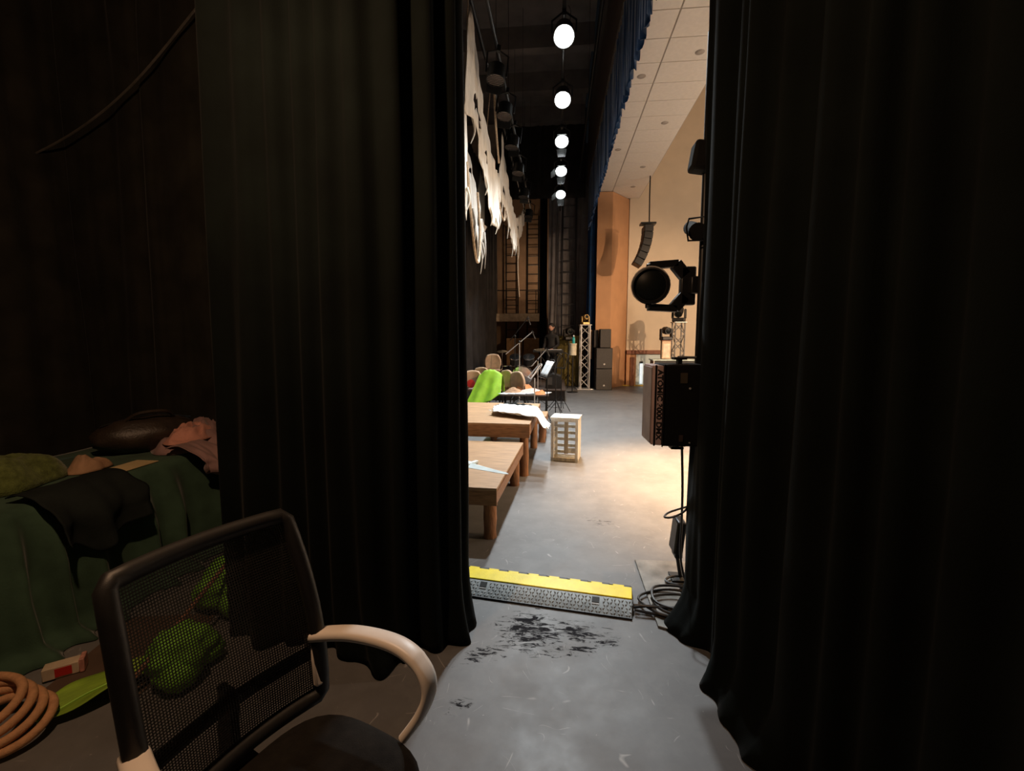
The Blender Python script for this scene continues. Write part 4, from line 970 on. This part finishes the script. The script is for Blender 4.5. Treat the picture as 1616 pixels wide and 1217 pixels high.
# fresnel with yoke
fz = thing('fresnel_light', 'round black fresnel lamp with its yoke, high on the boom beside the right curtain', 'stage light', (0.55, 2.85, 1.915), (0, 0, 0))
dq = Vector((-0.22, -0.95, -0.12)).normalized().to_track_quat('Z', 'Y').to_matrix().to_4x4()
MB().lathe([(0.07, -0.24), (0.092, -0.20), (0.098, -0.06), (0.108, -0.02), (0.108, 0.01), (0.098, 0.012), (0.094, -0.01)], 28, dq).build('housing', BLACKMETAL, fz)
MB().lathe([(0.094, -0.012), (0.07, 0.0), (0.03, 0.008), (0.005, 0.01)], 28, dq).build('lens', GLASSD, fz)
MB().lathe([(0.115, -0.028), (0.115, -0.016), (0.10, -0.016), (0.10, -0.028)], 28, dq).build('colour_frame', ALU, fz)
for s_ in (1, -1):
    MB().bar((0.0, 0.06, s_ * 0.125), (0.17, 0.06, s_ * 0.135), 0.06, 0.042).build('yoke_arm', BLACKMETAL, fz, bevel=0.004)
    MB().bar((0.155, 0.06, s_ * 0.132), (0.215, 0.06, s_ * 0.060), 0.06, 0.07).build('yoke_arm', BLACKMETAL, fz, bevel=0.004)
    MB().lathe([(0.02, 0), (0.02, 0.03), (0.014, 0.034)], 12, Matrix.Translation((0, 0.04, s_ * 0.10)) @ Matrix.Rotation(0 if s_ > 0 else PI, 4, 'X')).build('pivot_knob', BLACKMETAL, fz)
MB().box((0.23, 0.06, 0), (0.09, 0.06, 0.23)).build('yoke_plate', BLACKMETAL, fz, bevel=0.01)
MB().box((0.265, 0.01, 0), (0.07, 0.07, 0.10)).build('clamp', BLACKMETAL, fz, bevel=0.008)
# small barn door lamp above, cut by the curtain
t = thing('small_lamp', 'small black lamp frame above the fresnel, cut off by the right curtain', 'stage light', (0.78, 2.80, 2.22))
MB().lathe([(0.04, -0.1), (0.045, 0.05), (0.05, 0.06)], 16, Matrix.Rotation(R(110), 4, 'X')).build('housing', mat('matt_black_paint', (0.01, 0.01, 0.01), 0.85, spec=0.15), t)
MB().tube([(-0.05, -0.06, 0.05), (-0.065, -0.07, 0.0), (-0.05, -0.06, -0.07), (0.04, -0.06, -0.07), (0.04, -0.06, 0.06)], 0.006, 6, True).build('colour_frame', BLACKMETAL, t)
MB().box((0.04, 0.03, 0.0), (0.05, 0.05, 0.05)).build('clamp', BLACKMETAL, t)
t = thing('small_lamp', 'black lamp housing high on the boom, barely showing past the curtain edge', 'stage light', (0.80, 2.80, 2.62))
MB().box((0, 0, 0), (0.11, 0.12, 0.16), (0, 0.15, 0)).build('housing', MATS['matt_black_paint'], t, bevel=0.02)
MB().box((0.05, 0.02, 0.0), (0.05, 0.05, 0.05)).build('clamp', BLACKMETAL, t)
# floor lamp on the plate
t = thing('floor_lamp', 'black floor lamp standing at the back of the steel base plate', 'stage light', (0.80, 2.98, 0.013))
MB().box((0, 0, 0.30), (0.06, 0.14, 0.22), (0, 0.1, 0)).build('housing', BLACKMETAL, t, bevel=0.012)
MB().box((0.0, 0, 0.18), (0.05, 0.10, 0.05)).build('knuckle', BLACKMETAL, t, bevel=0.01)
MB().tube([(0.0, 0, 0.16), (0.03, 0, 0.0)], 0.012, 8).build('post', BLACKMETAL, t)
MB().box((0.03, 0, 0.008), (0.14, 0.12, 0.014)).build('foot', BLACKMETAL, t, bevel=0.004)
# cables
tag(MB().tube(spline([(0.70, 2.60, 1.03), (0.73, 2.66, 0.75), (0.75, 2.72, 0.5), (0.76, 2.76, 0.3), (0.80, 2.80, 0.12), (0.84, 2.70, 0.02), (0.80, 2.58, 0.018)], 8), 0.007, 6).build('power_cable', RUBBER), 'black cable dropping from the strobe to the base plate', 'cable')
tag(MB().tube(spline([(0.78, 2.66, 0.64), (0.72, 2.60, 0.61), (0.66, 2.60, 0.58), (0.63, 2.64, 0.565), (0.68, 2.72, 0.565), (0.80, 2.74, 0.60)], 8), 0.006, 6).build('power_cable', RUBBER), 'small loose cable loop sticking out beside the right curtain below the strobe', 'cable')
coils = (([(0.46, 2.56, 0.03), (0.60, 2.54, 0.022), (0.76, 2.52, 0.022), (0.95, 2.56, 0.022)], 'cable leaving the ramp straight along the front of the coil'),
         ([(0.46, 2.585, 0.03), (0.58, 2.60, 0.035), (0.74, 2.55, 0.035), (0.92, 2.62, 0.022)], 'cable leaving the ramp at the middle of the bundle'),
         ([(0.46, 2.61, 0.03), (0.62, 2.57, 0.05), (0.80, 2.60, 0.04), (0.94, 2.72, 0.022)], 'cable leaving the ramp at the back of the bundle'))
for pts, lab in coils: tag(MB().tube(spline(pts, 8), 0.008, 6).build('floor_cable', RUBBER), lab, 'cable', 'cables from the ramp')
for k, (cx, cy, rx, ry, zz, lab) in enumerate(((0.70, 2.66, 0.19, 0.15, 0.026, 'largest loop of the cable coil on the steel plate'), (0.72, 2.63, 0.15, 0.11, 0.042, 'inner loop of the cable coil on the steel plate'), (0.74, 2.68, 0.17, 0.13, 0.058, 'topmost loop of the cable coil on the steel plate'), (0.86, 2.93, 0.14, 0.05, 0.026, 'small cable loop at the back of the steel plate'))):
    pts = [(cx + rx * math.cos(a) * (1 + 0.08 * math.sin(3 * a + k)), cy + ry * math.sin(a), zz + 0.006 * math.sin(2 * a + k)) for a in [2 * PI * i / 30 for i in range(30)]]
    tag(MB().tube(pts, 0.008, 6, True).build('cable_loop', RUBBER), lab, 'cable', 'cable coil by the ramp')

# ------------------------------------------------------------------ cable ramp
cr = thing('cable_ramp', 'yellow and grey cable protector ramp lying across the wing opening', 'cable ramp', (-0.62, 2.665, 0), (0, 0, R(-8.3)))
L_ = 1.07
mx = Matrix.Rotation(PI / 2, 4, 'Z') @ Matrix.Rotation(PI / 2, 4, 'X')   # prism profile (y,z) swept along x
MB().prism([(0, 0), (0.105, 0), (0.105, 0.060), (0.098, 0.060), (0.0, 0.012)], L_, mx).build('ramp_side', TREADGREY, cr, bevel=0.002)
MB().prism([(0.255, 0), (0.34, 0), (0.34, 0.012), (0.262, 0.058), (0.255, 0.058)], L_, mx).build('ramp_side', TREADGREY, cr, bevel=0.002)
MB().prism([(0.105, 0), (0.255, 0), (0.255, 0.045), (0.105, 0.045)], L_ - 0.004, Matrix.Translation((0.002, 0, 0)) @ mx).build('channel_body', BLACKPLASTIC, cr)
MB().box((L_ / 2, 0.168, 0.056), (L_, 0.130, 0.022)).build('lid', YELLOW, cr, bevel=0.004)
fg = None
for k in range(8):
    if fg is None: o = fg = MB().box((0, 0, 0), (0.068, 0.020, 0.020)).build('lid_finger', YELLOW, cr, bevel=0.003)
    else: o = clone(fg, cr)
    o.location = (0.045 + k * 0.135, 0.240, 0.056)
fg = None
for k in range(8):
    if fg is None: o = fg = MB().box((0, 0, 0), (0.058, 0.030, 0.016)).build('hinge_finger', BLACKPLASTIC, cr, bevel=0.003)
    else: o = clone(fg, cr)
    o.location = (0.1125 + k * 0.132, 0.249, 0.052)
sl = math.atan2(0.048, 0.098)
for x in (0.16, 0.86):
    MB().box((x, 0.074, 0.0487), (0.044, 0.036, 0.004), (sl, 0, 0)).build('grip_slot', PRINTBLACK, cr)
    MB().box((x, 0.050, 0.0375), (0.044, 0.006, 0.004), (sl, 0, 0)).build('slot_lip', ALU, cr)
MB().box((L_ + 0.001, 0.09, 0.030), (0.008, 0.045, 0.032)).build('cable_slot', PRINTBLACK, cr)
MB().box((L_ / 2, -0.004, 0.006), (L_, 0.010, 0.012)).build('rubber_edge', RUBBER, cr)
b = MB()
for i in range(50):
    for j in range(5):
        x = 0.015 + i * 0.0213; v = 0.012 + j * 0.019
        if abs(x - 0.16) < 0.03 and 2 <= j or abs(x - 0.86) < 0.03 and 2 <= j: continue
        b.box((x, v, 0.0125 + v * 0.49 + 0.0006), (0.017, 0.0045, 0.003), (sl, 0, R(45) if (i + j) % 2 else R(-45)))
o = b.build('tread_pattern', mat('tread_worn', (0.36, 0.38, 0.385), 0.45), cr); o['kind'] = 'stuff'

# ------------------------------------------------------------------ left wing: table with costumes
tb = thing('trestle_table', 'table in the left wing hidden under the dark green cloth', 'table', (-3.15, 2.45, 0))
MB().box((0, 0, 0.725), (0.9, 2.6, 0.04)).build('top', DARKBROWN, tb, bevel=0.004)
for sx in (-0.4, 0.4):
    for sy in (-1.2, 1.2): MB().tube([(sx, sy, 0), (sx, sy, 0.705)], 0.02, 8).build('leg', BLACKMETAL, tb)
def tablecloth():
    xs = -2.68; y0, y1 = 1.1, 3.78
    def fn(u, v):
        y = y0 + (y1 - y0) * u
        if v < 0.35:
            k = v / 0.35
            x = -3.62 + (xs - 0.015 + 3.62) * k; z = 0.752 + 0.004 * nz(u * 9, v * 9, 2)
        else:
            k = (v - 0.35) / 0.65
            fold = (math.sin(y * 25 + 4.5 * nz(y * 2.0, 1, 3) + 1.2 * nz(k * 1.5, y * 2, 6)) * 0.5 + 0.5) ** 1.6
            x = xs + 0.015 * min(1, k * 8) + (0.03 + 0.085 * fold + 0.06 * nz(y * 3, k, 4)) * min(1, k * 2.2) ** 0.8 + 0.03 * k
            z = 0.752 - 0.735 * k - 0.012 * min(1, k * 6)
            if k > 0.92: x += 0.10 * (k - 0.92) / 0.08
        return (x, y, max(0.006, z))
    return MB().grid(fn, 200, 44).build('tablecloth', GREENCLOTH, solid=0.004, sharp=180)
tag(tablecloth(), 'dark green cloth covering the table and hanging in folds to the floor', 'tablecloth')
def bag():
    t = thing('holdall_bag', 'dark soft leather holdall on the table below the back drape', 'bag', (-3.08, 3.12, 0.757), (0, 0, R(58)))
    MB().ball((0, 0, 0.125), (0.34, 0.17, 0.135), 28, 16, lambda d: 1 + 0.08 * nz(d.x * 3, d.y * 3, d.z * 3) + 0.05 * nz(d.x * 7, d.y * 7, d.z * 5)).build('body', BAGM, t, sharp=180)
    MB().tube(spline([(-0.15, -0.05, 0.24), (-0.08, -0.12, 0.30), (0.08, -0.12, 0.30), (0.15, -0.05, 0.24)], 6), 0.012, 8).build('handle', BAGM, t)
    MB().tube([(-0.28, 0, 0.215), (-0.1, 0, 0.262), (0.1, 0, 0.262), (0.28, 0, 0.215)], 0.005, 6).build('zip', BLACKMETAL, t)
bag()
heap('knitted_jumper', (-3.18, 2.22, 0.757), (0.26, 0.34), 0.15, OLIVEKNIT, 'olive green knitted garment folded at the left end of the table', 'clothes', 31, fold=0.12, squash=5)
heap('cloth_bundle', (-2.99, 2.58, 0.757), (0.09, 0.12), 0.085, TANC, 'tan rolled cloth bundle beside the olive garment', 'cloth', 36, fold=0.08, squash=3)
tag(MB().box((0, 0, 0), (0.16, 0.26, 0.006), (0, 0, 0)).build('folder', PAPER, bevel=0.001), 'buff paper folder lying flat on the green tablecloth', 'paper').location = (-2.80, 2.68, 0.762)
heap('mauve_garment', (-2.86, 3.30, 0.757), (0.24, 0.34), 0.13, MAUVE, 'dusty mauve garment heaped at the right end of the table', 'clothes', 41, fold=0.6, freq=3.2)
heap('pink_garment', (-2.80, 3.20, 0.83), (0.13, 0.22), 0.08, PINKC, 'salmon pink garment folded on top of the mauve one', 'clothes', 44, fold=0.7, freq=2.4)
def hanging(name, m, label, y0, w, drop, seed, x=-2.66, ztop=0.80, out=0.12, taper=0.5):
    def fn(u, v):
        a = (u - 0.5) * 2
        k = v
        if k < 0.25:
            q = k / 0.25; xx = x - 0.16 * (1 - q); z = ztop + 0.02 * math.sin(PI * q)
        else:
            q = (k - 0.25) / 0.75; xx = x + out * math.sin(min(1, q * 1.6) * PI / 2) + 0.05 * math.sin(a * 6 + seed) * q; z = ztop - drop * q ** 1.05 * (1 - 0.25 * abs(a) + 0.2 * nz(a * 2, seed))
        y = y0 + a * w / 2 * (1 - taper * max(0, (k - 0.6)) / 0.4 * 0.8 if k > 0.6 else 1)
        xx += 0.03 * nz(a * 3, k * 3, seed)
        return (xx, y + 0.02 * nz(k * 5, a, seed), z)
    return tag(MB().grid(fn, 30, 30).build(name, m, solid=0.006, sharp=180), label, 'clothes')
hanging('mauve_sleeve', MAUVE, 'mauve sleeve bunched over the table edge below the pink garment', 3.02, 0.22, 0.21, 3, x=-2.60, ztop=0.82, out=0.14)
hanging('dark_garment', DARKCLOTH, 'near-black garment hanging over the front of the table', 2.24, 0.50, 0.34, 8, x=-2.64, ztop=0.785, out=0.13, taper=0.1)
tag(MB().ball((-3.36, 3.0, 1.04), (0.012, 0.05, 0.014), 10, 6).build('brass_buckle', BRASSY), 'small brass buckle glinting behind the dark holdall', 'buckle')
bpy.data.objects.remove(bpy.data.objects['brass_buckle'])

# floor clutter in the left wing
t = thing('cardboard_sheet', 'flat dark brown sheet giving the floor by the table its warm-lit tone', 'cardboard', (-2.13, 1.98, 0.0), (0, 0, R(10)))
MB().box((0, 0, 0.004), (0.46, 0.62, 0.006)).build('sheet', LITBROWN, t)  # brown of the warm-lit floor put in as a coloured sheet
t = thing('prop_flower', 'green frilly foam flower lying farther back behind the chair mesh', 'prop', (-1.92, 2.42, 0.0), (0, 0, 0.3), 'green foam flowers')
def bloom(t, sc, seed):
    MB().ball((0, 0, 0.12 * sc), (0.13 * sc, 0.13 * sc, 0.125 * sc), 36, 22, lambda d: 1 + 0.16 * math.sin(5 * math.atan2(d.y, d.x) + seed) * (1 - d.z * d.z) + 0.10 * nz(d.x * 5, d.y * 5, d.z * 5 + seed) + 0.05 * math.sin(11 * d.z)).build('bloom', LEAFG, t, sharp=180)
    for k in range(3):
        a = k * 2.1 + seed
        MB().ball((0.10 * sc * math.cos(a), 0.10 * sc * math.sin(a), 0.075 * sc), (0.08 * sc, 0.08 * sc, 0.07 * sc), 20, 12, lambda d: 1 + 0.18 * nz(d.x * 4, d.y * 4, d.z * 4 + seed + k)).build('petal', LEAFG, t, sharp=180)
bloom(t, 1.25, 1.0)
t = thing('prop_flower', 'green frilly foam flower nearest the chair, seen through the mesh back', 'prop', (-1.76, 1.86, 0.0), (0, 0, 1.3), 'green foam flowers')
bloom(t, 1.0, 4.0)
tag(MB().tube([(-1.85, 2.36, 0.36), (-1.86, 1.62, 0.06)], 0.011, 8).build('prop_stick', STICK), 'thin brown stick slanting across the green foam flowers', 'stick')
def leaf():
    t = thing('prop_leaf', 'long lime green fabric leaf flat on the floor beside the rope coil', 'prop', (-2.0, 1.72, 0.012), (0, 0, R(58)))
    t.scale = (0.72, 0.72, 0.72)
    def fn(u, v):
        a = (v - 0.5) * 2; wv = 0.13 * math.sin(PI * min(1, 0.08 + u * 0.95)) ** 0.7
        return ((u - 0.5) * 0.62, a * wv, 0.05 + 0.04 * abs(a) + 0.02 * math.sin(u * 9) * a - 0.04 * (2 * u - 1) ** 2)
    MB().grid(fn, 24, 10).build('blade', LEAFL, t, solid=0.006, sharp=180)
    MB().tube([(-0.32, 0, 0.02), (-0.1, 0, 0.055), (0.1, 0, 0.058), (0.3, 0, 0.02)], 0.006, 6).build('midrib', LIME, t)
leaf()
t = thing('small_carton', 'small red and white carton lying on the floor by the table', 'carton', (-2.33, 1.80, 0.008), (0, 0, R(38)))
MB().box((0, 0, 0.03), (0.13, 0.06, 0.056)).build('box', mat('cream_carton', (0.62, 0.5, 0.36), 0.6), t, bevel=0.003)
MB().box((0.01, -0.031, 0.03), (0.06, 0.002, 0.04)).build('label_panel', RED, t)
MB().box((0.075, 0, 0.034), (0.02, 0.07, 0.066)).build('cap', mat('red_white_cap', (0.6, 0.28, 0.22), 0.5, var=0.4, scale=30), t, bevel=0.004)
# thick foam rope coil
hc = thing('foam_rope_coil', 'thick tan rope coiled in loops on the floor at the lower left corner', 'rope', (-2.25, 1.44, 0))
for k in range(4):
    rx, ry = 0.19 - 0.010 * k, 0.15 - 0.006 * k
    cx = -0.08 + 0.045 * k
    pts = [(cx + rx * math.cos(a), ry * math.sin(a) + 0.01 * k, 0.028 + 0.026 * (3 - k) + 0.06 * (0.5 + 0.5 * math.sin(a)) + 0.004 * math.sin(3 * a)) for a in [2 * PI * i / 44 for i in range(44)]]
    MB().tube(pts, 0.017, 10, True).build('loop', HOSE, hc)
MB().tube(spline([(-0.22, 0.02, 0.06), (-0.12, 0.05, 0.12), (-0.08, 0.0, 0.12), (-0.12, -0.06, 0.06)], 6), 0.017, 10).build('rope_end', HOSE, hc)

# ------------------------------------------------------------------ office chair
# local frame: +Y = the way the seat faces, X across, base on the floor
fa = math.atan2(-0.36, 0.93)
oc = thing('office_chair', 'office chair with black mesh back and white armrests at the lower left', 'chair', (-0.63, 0.98, 0), (0, 0, fa - PI / 2))
W_ = 0.235
def backpt(u, v):   # u -1..1 across, v 0..1 up
    z = 0.50 + 0.53 * v
    y = -0.235 - 0.02 * v - 0.10 * v * v + 0.035 * (u * u)
    return Vector((u * W_ * (0.93 + 0.10 * math.sin(PI * min(1, 0.25 + v * 0.6))), y, z))
prof = [backpt(-1, v / 10) for v in range(0, 11)] + [backpt(-0.94 + 1.88 * i / 12, 1.03) for i in range(13)] + [backpt(1, 1 - v / 10) for v in range(0, 11)] + [backpt(0.94 - 1.88 * i / 12, -0.03) for i in range(13)]
MB().tube(prof, 0.024, 10, True).build('back_frame', BLACKPLASTIC, oc)
b = MB()
NU, NV = 66, 74
for i in range(NU):
    u = -0.95 + 1.9 * i / (NU - 1)
    b.tube([backpt(u, 0.02 + 0.98 * j / 7) for j in range(8)], 0.0017, 3)
for j in range(NV):
    v = 0.01 + 0.99 * j / (NV - 1)
    b.tube([backpt(-0.95 + 1.9 * i / 8, v) for i in range(9)], 0.0017, 3)
o = b.build('mesh_panel', mat('black_net', (0.03, 0.026, 0.02), 0.7), oc); o['kind'] = 'stuff'
MB().tube([backpt(-0.95, 0.22) + Vector((0, -0.02, 0)), backpt(0, 0.18) + Vector((0, -0.05, 0)), backpt(0.95, 0.22) + Vector((0, -0.02, 0))], 0.020, 8).build('lumbar_bar', BLACKPLASTIC, oc)
def seatfn(u, v):
    a = u * 2 * PI; r = v
    x, y = math.cos(a), math.sin(a)
    k = (abs(x) ** 3.2 + abs(y) ** 3.2) ** (-1 / 3.2)
    return (x * k * r * 0.245, 0.02 + y * k * r * 0.245, 0.485 - 0.05 * r ** 6 + 0.008 * (x * k * r) ** 2 - 0.02 * max(0, y * k * r) ** 3)
MB().grid(seatfn, 48, 14).build('seat_cushion', DARKSEAT, oc, sharp=180)
MB().lathe([(0.20, 0.41), (0.24, 0.425), (0.243, 0.435), (0.1, 0.46)], 32, Matrix.Translation((0, 0.02, 0))).build('seat_pan', BLACKPLASTIC, oc)
MB().bar((0, -0.12, 0.41), (0, -0.31, 0.43), 0.08, 0.03).build('spine_bracket', BLACKPLASTIC, oc, bevel=0.006)
MB().bar((0, -0.30, 0.42), (0, -0.285, 0.64), 0.07, 0.025).build('spine', BLACKPLASTIC, oc, bevel=0.006)
def arm(s_):
    # flattened loop: back joint, sweeps forward, curves down and under to the seat
    path = spline([(s_ * 0.235, -0.245, 0.665), (s_ * 0.275, -0.10, 0.690), (s_ * 0.295, 0.05, 0.692), (s_ * 0.292, 0.145, 0.665), (s_ * 0.285, 0.185, 0.605), (s_ * 0.272, 0.165, 0.53), (s_ * 0.245, 0.12, 0.455)], 8)
    vs = []; n = 10; k = len(path)
    for i, p in enumerate(path):
        t_ = (path[min(i + 1, k - 1)] - path[max(i - 1, 0)]).normalized()
        sd = Vector((1, 0, 0)); sd = (sd - t_ * sd.dot(t_)).normalized(); up = t_.cross(sd)
        f = i / (k - 1)
        wd = 0.030 if f < 0.6 else 0.030 - 0.012 * (f - 0.6) / 0.4; th = 0.017 if f < 0.5 else 0.014
        for j in range(n):
            a = 2 * PI * j / n; ca, sa = math.cos(a), math.sin(a)
            vs.append(p + sd * wd * math.copysign(abs(ca) ** 0.7, ca) + up * th * math.copysign(abs(sa) ** 0.7, sa))
    fs = [(i * n + j, i * n + (j + 1) % n, (i + 1) * n + (j + 1) % n, (i + 1) * n + j) for i in range(k - 1) for j in range(n)]
    fs += [tuple(range(n)), tuple((k - 1) * n + j for j in range(n))]
    MB().add(vs, fs).build('armrest', WHITEP, oc, sharp=60)
    MB().bar((s_ * 0.235, -0.24, 0.66), (s_ * 0.225, -0.20, 0.52), 0.03, 0.04).build('arm_bracket', WHITEP, oc, bevel=0.006)
arm(1); arm(-1)
MB().tube([(0, 0, 0.10), (0, 0, 0.41)], 0.028, 12).build('gas_lift', BLACKMETAL, oc)
for k in range(5):
    a = k * 2 * PI / 5 + 0.3; ca, sa = math.cos(a), math.sin(a)
    leg = MB().tube([(0, 0, 0.11), (0.15 * ca, 0.15 * sa, 0.10), (0.29 * ca, 0.29 * sa, 0.07)], [0.03, 0.024, 0.016], 8).build('base_leg', WHITEP, oc)
    MB().lathe([(0.012, -0.02), (0.026, -0.018), (0.026, 0.018), (0.012, 0.02)], 14, Matrix.Translation((0.29 * ca, 0.29 * sa, 0.028)) @ Matrix.Rotation(a, 4, 'Z') @ Matrix.Rotation(PI / 2, 4, 'X')).build('caster', BLACKPLASTIC, leg)
